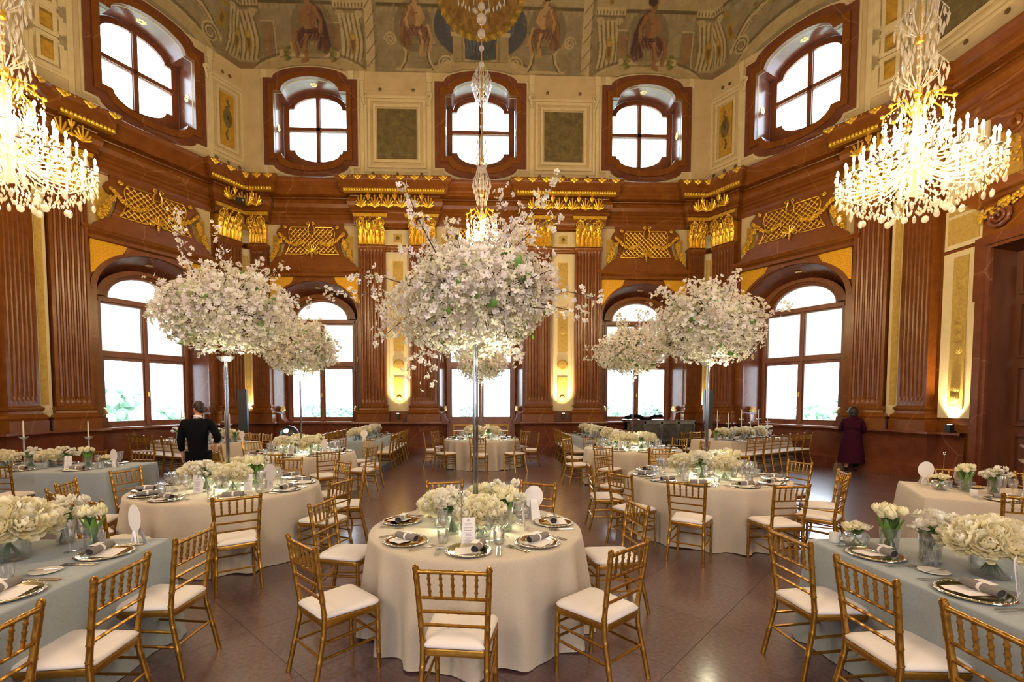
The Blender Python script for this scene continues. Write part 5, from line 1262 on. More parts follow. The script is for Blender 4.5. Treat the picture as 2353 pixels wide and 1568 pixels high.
def arrangement(x, y, rz, which, label, glow=14):
    bl, tw, big, leaves = CROWNS[which]
    t = empty('blossom_tree', (x, y, 0), rz, label, 'flower arrangement', 'tall blossom arrangements on the round tables')
    put('pole', POLE, t); put('base_plate', PBASE, t); put('cup', CUP, t)
    o = put('blossoms', bl, t); o['kind'] = 'stuff'; o = put('twigs', tw, t); o['kind'] = 'stuff'
    for X, s, col in big: o = put('blossom', single(col), t, X @ Matrix.Scale(s, 4))
    for p, d, s in leaves: o = put('leaf', BIGLEAF[0], t, Matrix.Translation(p) @ look((d + Vector((0, 0, .2))).normalized(), s * 9) @ Matrix.Rotation(.9, 4, 'X') @ Matrix.Scale(s, 4))
    lamp('arrangement_glow', 'POINT', (x + .06, y - .07, 2.24 if which else 2.12), glow, (1, .92, .62), size=.03)
# ------------------------------------------------------------------ crystal chandeliers
def crystal(b, p, w, h, seg=6, flat=.6):
    vs = [(p[0], p[1], p[2] + h * .35)] + [(p[0] + w * cos(2 * pi * k / seg), p[1] + w * sin(2 * pi * k / seg), p[2] - h * .15) for k in range(seg)] + [(p[0], p[1], p[2] - h * .65)]
    b.add(vs, [(0, 1 + k, 1 + (k + 1) % seg) for k in range(seg)] + [(seg + 1, 1 + (k + 1) % seg, 1 + k) for k in range(seg)])
CANDLE = lathe_mesh('candle', [(.035, -.02), (.04, -.005), (.016, 0), (.014, .13), (0, .13)], 'wax', 10)
b = MB(); b.lathe([(.006, .13), (.017, .15), (.02, .175), (.014, .2), (.003, .225)], 10); BULB = b.mesh('bulb', 'bulb', 60)
def chandelier(x, y, label, zb=4.5, R=.95, k=1.0, tops=(7.3,), ceil=15.8, beads=(), energy=95):
    """zb: lowest pendant; R: radius of the widest tier; k: vertical scale; tops: heights of the small drop crowns on the stem"""
    t = empty('crystal_chandelier', (x, y, 0), 0, label, 'chandelier', 'crystal chandeliers')
    r = random.Random(int(x * 10) + 77); Z = lambda z: zb + (z - 4.5) * k
    b = MB(); b.tube([(0, 0, Z(4.9)), (0, 0, ceil)], .014, 8)
    b.build('stem', 'gold', t); b = MB()
    b.lathe([(0, Z(4.8)), (.11, Z(4.85)), (.05, Z(4.95)), (.09, Z(5.1)), (.04, Z(5.3)), (.08, Z(5.6)), (.04, Z(5.8)), (.06, Z(6.1)), (.02, Z(6.2)), (0, Z(6.25))], 14); b.build('crystal_baluster', 'crystal', t)
    tiers = [(R, 5.12, 22), (R * .86, 5.24, 16), (R * .66, 5.44, 14), (R * .4, 5.7, 9)]
    am = MB()
    for q, z, n in tiers:
        for i in range(n):
            a = 2 * pi * (i + .5 * (n % 3)) / n; c0, s0 = cos(a), sin(a)
            am.tube([(0, 0, Z(z + .1)), (q * .4 * c0, q * .4 * s0, Z(z - .12)), (q * .8 * c0, q * .8 * s0, Z(z - .14)), (q * c0, q * s0, Z(z - .02))], .011, 6)
            p = put('candle', CANDLE, t); p.location = (q * c0, q * s0, Z(z)); p = put('bulb', BULB, t); p.location = (q * c0, q * s0, Z(z))
    am.build('arms', 'crystal', t)
    up = MB()
    for i in range(8):
        a = 2 * pi * i / 8; c0, s0 = cos(a), sin(a); up.tube([(0, 0, Z(5.9)), (R * .2 * c0, R * .2 * s0, Z(6.2)), (R * .4 * c0, R * .4 * s0, Z(6.1)), (R * .42 * c0, R * .42 * s0, Z(5.98))], .012, 6)
        up.ico((R * .42 * c0, R * .42 * s0, Z(6.1)), .035, sub=1)
    up.build('upper_arms', 'gold', t)
    for nm, seedn in (('crystal_drops', 0),):
        b = MB()
        for q, z, n in tiers + [(R * .42, 6.0, 8)]:
            for i in range(n * 3):           # rings of drops under each tier
                a = 2 * pi * i / (n * 3); crystal(b, (q * cos(a), q * sin(a), Z(z - .1 - .05 * (i % 3))), .016, .1 * k)
            for i in range(n):                # garlands sagging between neighbours
                a0, a1 = 2 * pi * i / n, 2 * pi * (i + 1) / n
                for j in range(6): u = j / 6; a = a0 + (a1 - a0) * u; crystal(b, (q * cos(a), q * sin(a), Z(z + .02 - .3 * u * (1 - u))), .011, .035)
        for i in range(24):                   # strings from the neck to the widest ring, and basket below
            a = 2 * pi * i / 24
            for j in range(17):
                u = j / 16; q = R * (.2 + .78 * u ** 1.6); crystal(b, (q * cos(a), q * sin(a), Z(6.0 - .95 * u ** .8)), .012, .045)
            for j in range(12):
                u = j / 11; q = R * .97 * cos(u * 1.35); crystal(b, (q * cos(a + .13), q * sin(a + .13), Z(5.02 - .36 * sin(u * 1.5) + r.uniform(-.02, .02))), .017, .075 * k)
        o = b.build(nm, 'crystal', t, 20); o['kind'] = 'stuff'
    pend = MB(); pend.ico((0, 0, -.07), .05, 1, .5, 1.15, 2); pend.tube([(0, 0, 0), (0, 0, -.03)], .004, 4); PM_ = pend.mesh('pendant', 'crystal', 20)
    for i in range(20):
        a = 2 * pi * i / 20; q = R * (.98 if i % 2 else .78); p = put('pendant', PM_, t); p.location = (q * cos(a), q * sin(a), Z(4.82 if i % 2 else 4.72)); p.rotation_euler = (0, 0, a + pi / 2)
    for i in range(8): a = 2 * pi * i / 8; p = put('pendant', PM_, t); p.location = (R * .38 * cos(a), R * .38 * sin(a), Z(4.64)); p.rotation_euler = (0, 0, a)
    for zt, q in tops:
        b = MB()
        for i in range(14):
            a = 2 * pi * i / 14; c0, s0 = cos(a), sin(a)
            b.tube([(0, 0, zt - .25), (q * .7 * c0, q * .7 * s0, zt - .05), (q * .8 * c0, q * .8 * s0, zt + .12), (q * c0, q * s0, zt)], .008, 5)
            for j in range(4): crystal(b, (q * (1 - .16 * j) * c0, q * (1 - .16 * j) * s0, zt - .06 - .12 * j), .02, .15)
            crystal(b, (q * .6 * c0, q * .6 * s0, zt + .2), .016, .18)
        b.build('drop_crown', 'crystal', t, 20)
        b = MB(); b.lathe([(0, zt - .34), (.05, zt - .3), (.06, zt - .22), (.02, zt - .16), (0, zt - .15)], 12); b.build('crown_boss', 'gold', t)
    bd = MB()
    for z, q in beads: bd.ico((0, 0, z), q, sub=2)
    if beads: bd.build('beads', 'crystal', t)
    for i in range(5): a = 2 * pi * i / 5; lamp('candle_glow', 'POINT', (x + R * .7 * cos(a), y + R * .7 * sin(a), Z(5.45)), energy, WARM, size=.12)
    return t
bd = [(6.55 + .13 * i, .035) for i in range(5)] + [(7.75 + .16 * i, .035 + .012 * (i % 2)) for i in range(12)]
chandelier(6.35, 7.0, 'lit crystal chandelier hanging in front of the walnut door wall', tops=((7.3, .3), (6.55, .32)), beads=bd)
chandelier(-6.55, 7.0, 'lit crystal chandelier hanging above the grey-clothed table with two candles', tops=((7.3, .3), (6.55, .32)), beads=bd)
zz = lambda y: 1.8 + (921 - y) / 100
chandelier(0.0, 11.0, 'lit crystal chandelier on a beaded chain in front of the middle window', zb=4.2, R=.8, k=1.12, tops=((11.15, .85), (8.9, .22), (7.42, .16), (6.7, .2)),
           beads=[(zz(y), q) for y, q in ((29, .06), (52, .08), (79, .11), (110, .09), (141, .06), (176, .065), (248, .06), (280, .03), (310, .04), (345, .03), (420, .05), (430, .05), (442, .07), (408, .04))])

# ------------------------------------------------------------------ round tables
T = {   # x, y, radius, chair clock angles, description
    'front': (-.09, 3.93, .86, [-94, -47, 7, 62, 105, 165, -141], 'the front round table'),
    'door': (3.08, 6.5, 1.04, [-122, -84, -52, -24, 12, 48, 90, 138, 174, -153], 'the round table between the bar and the camera'),
    'man': (-3.11, 5.9, 1.03, [-107, -61, -19, 16, 50, 86, 122, 164, -162, -136], 'the round table just before the man in black'),
    'rear': (-3.65, 9.75, 1.03, [-88, -54, -17, 15, 47, 80, 115, 150, -174, -131], 'the round table behind the man in black'),
    'bar': (3.3, 10.4, 1.03, [-163, -127, -90, -48, -4, 28, 65, 112, 145], 'the round table before the mirrored bar'),
    'mid': (0.0, 13.2, 1.02, [-93, -134, -51, -174, 149, -5, 34, 115, 66], 'the round table at the middle window'),
}
WHERE = {'front': 'front round table', 'door': 'round table between bar and camera', 'man': 'round table before the man', 'rear': 'round table behind the man', 'bar': 'round table at the mirrored bar', 'mid': 'round table at the middle window'}
ARR = {'front': (0, 14), 'door': (1, 12), 'man': (2, 12), 'rear': (1, 8), 'bar': (2, 8), 'mid': (1, 6)}
CLAB = {'front': 'cream cloth falling to the floor over the front round table', 'door': 'cream cloth over the round table between the bar and the camera', 'man': 'cream cloth over the round table just before the man in black', 'rear': 'cream cloth over the round table behind the man in black', 'bar': 'cream cloth over the round table before the mirrored bar', 'mid': 'cream cloth over the round table at the middle window'}
for ti, (k, (x, y, R, angs, desc)) in enumerate(T.items()):
    wh = WHERE[k]; near = y < 7; grp = wh
    t = empty('round_table', (x, y, 0), 0, CLAB[k].replace('cream cloth falling to the floor over', 'round banquet table under cream linen,').replace('cream cloth over the round table', 'round banquet table in cream linen'), 'table', 'round banquet tables')
    put('tablecloth', cloth_round(R, 31 + ti, 15 + ti), t, rz=ti * .7)
    b = MB(); b.lathe([(0, .70), (R - .03, .70), (R - .03, .745), (0, .745)], 40, cap=False); b.build('tabletop', 'door', t)
    for a in angs:
        c, s = cos(radians(a)), sin(radians(a)); rr = R + .32; jr = random.Random(int(a * 7 + x * 100))
        chair(x + rr * c, y + rr * s, face(-c, -s) + jr.uniform(-.09, .09), 'gilt chair at %s of the %s' % (clock(a), wh), 'gilt chairs around the ' + wh, near or (k in ('rear', 'bar') and s < 0))
        rs_ = R - .2; w_ = "%s, %s" % (clock(a), wh)
        jr2 = jr.uniform(-.05, .05)
        setting(x + rs_ * c, y + rs_ * s, face(-c, -s) + jr2, w_, grp, near, False, (radians(78) if (a == -94 or (k != 'front' and jr.random() < .3)) else jr.uniform(-.25, .25)), glasses=('goblet', 'tumbler', 'flared') if near or s < .2 else ('goblet', 'flared'), side=1 if jr.random() < .6 else -1, cutlery_on=near)
    for i, kd in enumerate(ROUND_KINDS):
        a = 2 * pi * i / 7 - pi / 2 + (.15 if k == 'front' else .3 * ti); q = .27 if k == 'front' else .33
        if kd == 'small': q += .02
        bouquet(kd, x + q * cos(a), y + q * sin(a), TZ, '%s at %s, %s' % (BLAB[kd], clock(math.degrees(a)), wh), 'low flowers on the ' + wh, 100 * ti + i, near, 1.22 if k == 'front' else 1.25)
    for s_, dx in ((1, .0),):
        for q in range(4): lamp('centrepiece_glow', 'POINT', (x + .17 * cos(q * pi / 2 + .5), y + .17 * sin(q * pi / 2 + .5), TZ + .13), 5.5, (1, .95, .6), size=.03)
    w, g = ARR[k]
    arrangement(x, y, {'front': .0, 'door': 2.2, 'man': .0, 'rear': 4.0, 'bar': 3.1, 'mid': 5.2}[k], w, 'tall white blossom cloud on a clear pole over the ' + wh, g)

# ------------------------------------------------------------------ small things that stand on tables
b = MB(); b.lathe([(.035, 0), (.035, .004), (.004, .01), (.003, .36), (.003, .38)], 12); NSTEM = b.mesh('rod', 'silver', 60)
b = MB(); b.ico((0, 0, .385), .013, sub=2); b.tube([(-.02, 0, .40), (-.008, 0, .385), (0, 0, .375)], .003, 5); b.tube([(.02, 0, .40), (.008, 0, .385), (0, 0, .375)], .003, 5); b.ico((-.02, 0, .405), .007, sub=1); b.ico((.02, 0, .405), .007, sub=1); NCLIP = b.mesh('clip', 'silver', 60)
def number_stand(x, y, label):
    t = empty('card_holder', (x, y, TZ), .4, label, 'card holder', 'thin metal card holders'); put('rod', NSTEM, t); put('clip', NCLIP, t)
b = MB(); b.lathe([(.09, -.0012), (.09, .0012)], 32); b.v = [(x_, z_, y_ * 1.12 + .19) for x_, y_, z_ in b.v]; FANM = b.mesh('disc', 'paper', 30)
b = MB(); b.prism([(-.045, 0), (.045, 0), (.03, .17), (-.03, .17)], .002, .005); b.add([(-.045, .07, 0), (.045, .07, 0), (.03, .006, .17), (-.03, .006, .17)], [(0, 1, 2, 3)]); FANB = b.mesh('easel', 'paper', 0)
b = MB()
for s in (-1, 1): b.tube([(0, -.006, .1), (s * .02, -.008, .06), (s * .03, -.008, .02)], [.008, .008, .006], 4, flat=.3)
FANR = b.mesh('ribbon', 'paper', 60)
def fan_card(x, y, rz, label): t = empty('table_card', (x, y, TZ), rz, label, 'table card', 'round white table cards'); put('disc', FANM, t); put('easel', FANB, t); put('ribbon', FANR, t)
b = MB(); b.box(-.05, .05, -.0015, .0015, 0, .2); MENU = b.mesh('card', 'paper', 0)
b = MB(); r = random.Random(9)
b.add([(-.012, -.0022, .178), (.012, -.0022, .178), (.012, -.0022, .172), (-.012, -.0022, .172)], [(0, 1, 2, 3)]); b.add([(-.006, -.0022, .19), (.006, -.0022, .19), (.006, -.0022, .182), (-.006, -.0022, .182)], [(0, 1, 2, 3)])
for i in range(16):
    if i in (2, 6, 10): continue
    z = .155 - i * .009; w = r.uniform(.018, .036)
    x0 = -w
    while x0 < w - .003: x1 = min(w, x0 + r.uniform(.004, .011)); b.add([(x0, -.0022, z), (x1, -.0022, z), (x1, -.0022, z - .0035), (x0, -.0022, z - .0035)], [(0, 1, 2, 3)]); x0 = x1 + .0022
MENUT = b.mesh('printed_text', 'ink', 0)
def menu_card(x, y, rz, label): t = empty('menu_card', (x, y, TZ), rz, label, 'menu card', 'standing menu cards'); o = put('card', MENU, t); o2 = put('printed_text', MENUT, o); o.rotation_euler = (radians(-6), 0, 0)
CUPM = lathe_mesh('crystal_cup', [(.0, .0), (.014, .01), (.045, .03), (.062, .055), (.06, .058), (.04, .035), (.012, .02), (0, .018)], 'glass', 20)
def candlestick(x, y, h, label, n=1, group='crystal candlesticks'):
    t = empty('candlestick', (x, y, TZ), 0, label, 'candlestick', group)
    b = MB(); b.lathe([(.06, 0), (.06, .008), (.02, .03), (.012, .06), (.014, h * .4), (.01, h * .45), (.013, h * .7), (.01, h)], 14); b.build('crystal_stem', 'crystal', t, 30)
    c = put('drip_cup', CUPM, t); c.location = (0, 0, h - .02)
    b = MB(); b.lathe([(.012, h), (.012, h + .02), (.0115, h + .05), (.008, h + .28), (.002, h + .3)], 10); b.build('taper_candle', 'wax', t, 50)
b = MB(); b.lathe([(.03, 0), (.034, .004), (.036, .07), (.034, .07), (.03, .01), (0, .008)], 18, cap=False); VOT = b.mesh('tealight_glass', 'white', 50)

# ------------------------------------------------------------------ long tables
def long_table(x, y, rz, L, W, m, label, key):
    t = empty('long_table', (x, y, 0), rz, label, 'table', 'long banquet tables')
    put('tablecloth', cloth_long(L, W, int(abs(x * 100 + y * 10)), m), t)
    b = MB(); b.box(-L / 2 + .03, L / 2 - .03, -W / 2 + .03, W / 2 - .03, .70, .745); b.build('tabletop', 'door', t, 0)
    return t
ORD = ['first', 'second', 'third', 'fourth', 'fifth', 'sixth', 'seventh', 'eighth', 'ninth', 'tenth', 'eleventh']
def seat_line(cx, cy_, rz, x0, step, n, side, W, where, grp, near, chairs=True, from_='', bread=False, sets=True, first=0, roll=None, gl=('goblet', 'tumbler', 'flared')):
    """chairs along one long side (side = -1 or +1 in the table's local y)"""
    X = Matrix.Translation((cx, cy_, 0)) @ Matrix.Rotation(rz, 4, 'Z')
    fx = X.to_3x3() @ Vector((0, -side, 0)); r = random.Random(int(cx * 37 + cy_ * 11 + side))
    for i in range(n):
        lx = x0 + step * i; p = X @ Vector((lx, side * (W / 2 + .18), 0)); q = X @ Vector((lx, side * (W / 2 - .19), 0)); rzf = face(fx.x, fx.y)
        wi = '%s place %s' % (ORD[first + i], where)
        if chairs: chair(p.x, p.y, rzf + r.uniform(-.06, .06), 'gilt chair, %s %s' % (ORD[first + i], where), grp + ', gilt chairs', near)
        if sets: setting(q.x, q.y, rzf, wi, grp, near, bread, r.uniform(-.2, .2) if roll is None else roll, gl, 1 if r.random() < .7 else -1, near)
def flower_line(cx, cy_, rz, xs, where, grp, seed, near, kinds=('peony', 'spray', 'tulip', 'small', 'peony', 'spray'), zs=1.0, dy=0.0):
    X = Matrix.Translation((cx, cy_, 0)) @ Matrix.Rotation(rz, 4, 'Z'); r = random.Random(seed)
    for i, lx in enumerate(xs):
        kd = kinds[i % len(kinds)]; p = X @ Vector((lx, dy + r.uniform(-.07, .07), 0))
        bouquet(kd, p.x, p.y, TZ, '%s, %s along %s' % (BLAB[kd], ORD[i], where), grp + ', flowers', seed * 50 + i, near, zs)

# blue-grey table running out of the frame on the man's side of the hall
xl = -3.03
long_table(xl, 1.79, radians(90), 3.8, 1.24, 'cloth_b', 'blue-grey clothed long table cut by the frame below the grey one', 'a')
seat_line(xl, 1.79, radians(-90), -1.5, .68, 3, 1, 1.24, 'from the far end, blue-grey table on the man\'s side', 'blue-grey table on the man\'s side', True, bread=True, roll=0.0)
for a in (3.25, 2.6):
    pass
G = 'blue-grey table on the man\'s side'
for kd, px, py, sd, sc_ in (('peony', -3.14, 3.2, 1, 1.6), ('tulip', -2.8, 3.45, 2, 1.05), ('spray', -3.1, 3.58, 3, 1.15), ('peony', -3.4, 3.3, 5, 1.4)):
    bouquet(kd, px, py, TZ, '%s on the %s' % (('bigger ' if sd == 1 else 'edge-cut ' if sd == 5 else '') + BLAB[kd], 'blue-grey table cut by the frame, man\'s side'), 'flowers on the ' + G, sd, True, sc_)
fan_card(-2.56, 3.52, radians(-32), 'round white card on a paper easel at the end of the man\'s side table')
# its counterpart on the door side
xr = 3.03
long_table(xr, 1.6, radians(90), 3.8, 1.24, 'cloth_b', 'blue-grey clothed long table nearest the cream table by the door', 'b')
seat_line(xr, 1.6, radians(-90), -1.48, .64, 3, -1, 1.24, 'from the far end, blue-grey table on the door side', 'blue-grey table on the door side', True, bread=True, roll=0.0)
G = 'blue-grey table on the door side'
for kd, px, py, sd, sc_ in (('tulip', 2.78, 3.18, 11, 1.12), ('small', 2.64, 3.3, 12, 1.0), ('spray', 2.87, 2.97, 13, 1.15), ('peony', 2.98, 2.7, 14, 1.4)):
    bouquet(kd, px, py, TZ, '%s on the %s' % (BLAB[kd], 'blue-grey table on the door side'), 'flowers on the ' + G, sd, True, sc_)
menu_card(2.83, 2.42, radians(35), 'standing menu card cut by the frame on the door side table')
o = put('tealight', VOT, None, loc=(2.56, 3.4, TZ)); tag(o, 'white tealight glass at the end of the door side blue-grey table', 'tealight')
# grey table with two tall candles
long_table(-7.55, 7.75, 0, 4.0, 1.18, 'cloth_b', 'grey-blue clothed long table with two tall candles', 'c')
G = 'grey table with two candles'
for i, (x, s, q) in enumerate(((-6.72, -1, 1), (-7.55, -1, 1), (-8.3, -1, 1))): chair(x, 7.0 , face(0, 1) + .06, 'gilt chair, %s on the camera side of the %s' % (ORD[i], G), 'chairs at the ' + G, True)
for i, x in enumerate((-6.1, -6.95, -8.1, -8.8)): chair(x, 8.55, face(0, -1), 'gilt chair, %s on the window side of the %s' % (ORD[i], G), 'chairs at the ' + G, False)
seat_line(-7.55, 7.75, 0, 1.45, -.82, 4, -1, 1.18, 'on the camera side, ' + G, G, True, chairs=False, gl=('goblet', 'tumbler'))
seat_line(-7.55, 7.75, 0, 1.45, -.82, 4, 1, 1.18, 'on the window side, ' + G, G, False, chairs=False, gl=('goblet', 'flared'))
flower_line(-7.55, 7.75, 0, (1.62, 1.3, 1.0, .72, .4, .08, -.25, -.55, -.9, -1.2), 'the ' + G, G, 3, True, ('small', 'tulip', 'spray', 'peony', 'spray', 'peony', 'tulip', 'peony', 'spray', 'tulip'), 1.1)
candlestick(-7.46, 8.02, .42, 'crystal candlestick with ivory taper, further from the man in black'); candlestick(-6.42, 8.0, .42, 'crystal candlestick with ivory taper, closer to the man in black')
fan_card(-5.75, 7.62, radians(-25), 'round white card at the end of the grey table with candles'); menu_card(-6.35, 7.5, .1, 'menu card among the flowers of the grey table with candles')
# cream table at the frame edge, only its end shows
long_table(-6.86, 4.42, radians(33), 3.2, 1.2, 'cloth', 'end of a cream clothed table at the edge of the frame', 'd')
# cream table beside the walnut door
A2 = radians(-32); cx2, cy2 = 5.08 + 1.7 * cos(A2), 5.5 + 1.7 * sin(A2)
long_table(cx2, cy2, A2, 3.4, 1.25, 'cloth', 'cream clothed long table beside the walnut door', 'e')
G = 'cream table by the walnut door'
seat_line(cx2, cy2, A2, -1.02, .82, 3, -1, 1.25, 'on the camera side, ' + G, G, True, gl=('goblet', 'tumbler', 'flared'))
seat_line(cx2, cy2, A2, -1.1, .82, 3, 1, 1.25, 'on the door side, ' + G, G, True)
flower_line(cx2, cy2, A2, (-1.42, -1.2, -.98, -.45, -.05, .35), 'the ' + G, G, 6, True, ('small', 'tulip', 'spray', 'peony', 'spray', 'peony'), 1.08)
X2 = Matrix.Translation((cx2, cy2, 0)) @ Matrix.Rotation(A2, 4, 'Z')
for i, (lx, ly, h, lb) in enumerate(((-.72, .05, .36, 'shorter crystal candlestick with taper on the cream table by the door'), (-.62, .34, .5, 'taller crystal candlestick with taper on the cream table by the door'))): p = X2 @ Vector((lx, ly, 0)); candlestick(p.x, p.y, h, lb)
p = X2 @ Vector((-1.48, .38, 0)); fan_card(p.x, p.y, radians(-10), 'round white card at the free end of the cream table by the door')
p = X2 @ Vector((-1.3, .45, 0)); number_stand(p.x, p.y, 'thin metal card holder at the free end of the cream table by the door')
p = X2 @ Vector((-1.22, -.3, 0)); o = put('tealight', VOT, None, loc=(p.x, p.y, TZ)); tag(o, 'white tealight glass on the cream table by the walnut door', 'tealight')
# cream tables set square to the outer windows
for s, G, lab in ((1, 'cream table at the woman\'s window', 'cream clothed long table running to the woman\'s window'), (-1, 'cream table at the man\'s window', 'cream clothed long table running to the window beyond the man in black')):
    ar = radians(29.6) if s > 0 else radians(180 - 29.6); L = 2.9; ox, oy = s * 5.95, 12.25 if s > 0 else 12.0
    cx, cyy = ox + cos(ar) * L / 2, oy + sin(ar) * L / 2
    long_table(cx, cyy, ar, L, 1.15, 'cloth', lab, 'f')
    ns = -1 if s > 0 else 1
    seat_line(cx, cyy, ar, -1.22, .385, 8, ns, 1.15, 'from the hall on the camera side, ' + G, G, False, sets=False)
    seat_line(cx, cyy, ar, -1.1, .48, 4, -ns, 1.15, 'from the hall on the far side, ' + G, G, False, sets=False)
    seat_line(cx, cyy, ar, -.95, .6, 4, ns, 1.15, 'along the camera side, ' + G, G, False, chairs=False, gl=('goblet', 'flared'))
    flower_line(cx, cyy, ar, [-1.2 + .27 * i for i in range(10)], 'the ' + G, G, 8 + s, False, ('tulip', 'peony', 'spray', 'tulip', 'peony', 'peony', 'spray', 'peony', 'tulip', 'spray'), 1.15)
    X = Matrix.Translation((cx, cyy, 0)) @ Matrix.Rotation(ar, 4, 'Z')
    for i, (lx, ly, h) in enumerate(((-1.0, .1, .5), (-.85, -.12, .42), (.1, .1, .5), (.2, -.1, .42), (.9, .08, .5), (1.05, -.1, .42))):
        p = X @ Vector((lx, ly, 0)); candlestick(p.x, p.y, h, '%s crystal candlestick from the hall on the %s' % (ORD[i], G))
    p = X @ Vector((-1.32, -.12 * ns, 0)); fan_card(p.x, p.y, radians(20 * s), 'round white card on the ' + G); p = X @ Vector((-1.25, .3, 0)); number_stand(p.x, p.y, 'thin card holder on the ' + G)
# blue-grey tables running to the back wall
for s, G, lab in ((-1, 'blue-grey table before the second window', 'blue-grey clothed long table before the second window'), (1, 'blue-grey table beside the mirrored bar', 'blue-grey clothed long table beside the mirrored bar')):
    cx, cyy = s * 3.3, 13.85
    long_table(cx, cyy, radians(90), 3.0, 1.1, 'cloth_b', lab, 'g')
    seat_line(cx, cyy, radians(90), -1.25, .5, 6, s, 1.1, 'on the aisle side, ' + G, G, False, sets=False)
    seat_line(cx, cyy, radians(90), -1.25 + (.2 if s > 0 else 0), .5, 6, -s, 1.1, 'on the outer side, ' + G, G, False, sets=False)
    seat_line(cx, cyy, radians(90), -1.1, .75, 4, s, 1.1, 'along the aisle side, ' + G, G, False, chairs=False, gl=('goblet', 'flared'))
    flower_line(cx, cyy, radians(90), [-1.2 + .27 * i for i in range(10)], 'the ' + G, G, 30 + s, False, ('peony', 'tulip', 'spray', 'peony', 'peony', 'spray', 'peony', 'tulip', 'spray', 'peony'), 1.15)
    fan_card(cx + .25, 12.5, radians(-15 * s), 'round white card on the near end of the ' + G)
# cards and holders on the round tables
number_stand(-.19, 3.42, 'thin metal card holder standing at the front of the front round table')
fan_card(.42, 4.2, radians(195), 'round white card on an easel turned away on the front round table')
menu_card(-.14, 3.41, radians(3), 'standing menu card before the flowers of the front round table'); menu_card(.31, 3.85, radians(78), 'menu card seen edge on beside the flowers of the front round table')
menu_card(-3.25, 5.5, radians(12), 'menu card standing before the flowers of the table before the man'); menu_card(-2.72, 5.55, radians(-4), 'second menu card, closer to the aisle, on the table before the man')
fan_card(-2.55, 5.75, radians(65), 'round white card seen aslant on the table before the man'); number_stand(-2.72, 6.0, 'thin card holder among the flowers of the table before the man')
fan_card(2.72, 6.35, radians(-15), 'round white card beside the flowers of the table between bar and camera'); number_stand(2.9, 6.75, 'thin card holder on the table between bar and camera')
menu_card(-3.68, 9.3, 0, 'menu card before the flowers of the table behind the man'); fan_card(-4.3, 10.2, .2, 'round card toward the windows on the table behind the man'); fan_card(-3.1, 9.45, -.5, 'round card toward the aisle on the table behind the man'); number_stand(-3.72, 9.5, 'thin card holder on the table behind the man')
menu_card(2.9, 9.9, .3, 'menu card on the table before the mirrored bar'); number_stand(.15, 12.9, 'thin card holder on the table at the middle window')
# ------------------------------------------------------------------ people
def skin_mesh(name, pts, edges, m, sub=2):
    """one continuous surface grown round joints: pts = [(x, y, z, rx, ry)]; the first point is the root"""
    me = bpy.data.meshes.new(name); me.from_pydata([p[:3] for p in pts], edges, [])
    o = bpy.data.objects.new(name, me); COL.objects.link(o)
    o.modifiers.new('skin', 'SKIN'); sd = o.modifiers.new('sub', 'SUBSURF'); sd.levels = sub; sd.render_levels = sub
    for i, p in enumerate(pts): v = me.skin_vertices[0].data[i]; v.radius = (p[3], p[4]); v.use_root = (i == 0)
    dg = C.evaluated_depsgraph_get(); dg.update()
    out = bpy.data.meshes.new_from_object(o.evaluated_get(dg)); out.name = name
    bpy.data.objects.remove(o); bpy.data.meshes.remove(me)
    out.materials.clear(); out.materials.append(M[m]); out.shade_smooth(); return out
def loft(name, rings, m, seg=20, parent=None, cap=True):
    """rings: (cx, cy, z, rx, ry)"""
    b = MB()
    for cx, cyy, z, rx, ry in rings: b.v += [(cx + rx * cos(2 * pi * k / seg), cyy + ry * sin(2 * pi * k / seg), z) for k in range(seg)]
    for i in range(len(rings) - 1): b.f += [(i * seg + k, i * seg + (k + 1) % seg, (i + 1) * seg + (k + 1) % seg, (i + 1) * seg + k) for k in range(seg)]
    if cap: b.f += [tuple(range(seg))[::-1], tuple((len(rings) - 1) * seg + k for k in range(seg))]
    return b.build(name, m, parent, 70)
def hand_pts(w, d, side, s=1.0):
    """palm and five curled fingers hanging from the wrist w; side: +1 thumb towards +x"""
    P = [(w[0], w[1], w[2], .021, .026), (w[0], w[1], w[2] - .045, .018, .038), (w[0], w[1], w[2] - .09, .014, .04)]; E = [(0, 1), (1, 2)]
    for i, (dy, L) in enumerate(((-.03, .07), (-.01, .08), (.01, .075), (.03, .06))):
        b0 = len(P); P += [(w[0] + .004, w[1] + dy * 1.1, w[2] - .1, .0085, .0085), (w[0] + .008, w[1] + dy * 1.1, w[2] - .1 - L * .5, .008, .008), (w[0] + .026, w[1] + dy * 1.0, w[2] - .1 - L * .85, .007, .007)]
        E += [(2, b0), (b0, b0 + 1), (b0 + 1, b0 + 2)]
    b0 = len(P); P += [(w[0] + .012 * side, w[1] + .045 * side, w[2] - .05, .01, .01), (w[0] + .018 * side, w[1] + .06 * side, w[2] - .085, .009, .009), (w[0] + .02 * side, w[1] + .06 * side, w[2] - .11, .007, .007)]; E += [(1, b0), (b0, b0 + 1), (b0 + 1, b0 + 2)]
    return P, E
def figure(pts, edges, hands):
    P = list(pts); E = list(edges)
    for wi, side in hands:
        hp, he = hand_pts(P[wi][:3], 0, side); n = len(P); P += hp[1:]; E += [(wi if a == 0 else n + a - 1, n + b_ - 1) for a, b_ in he]
    return P, E
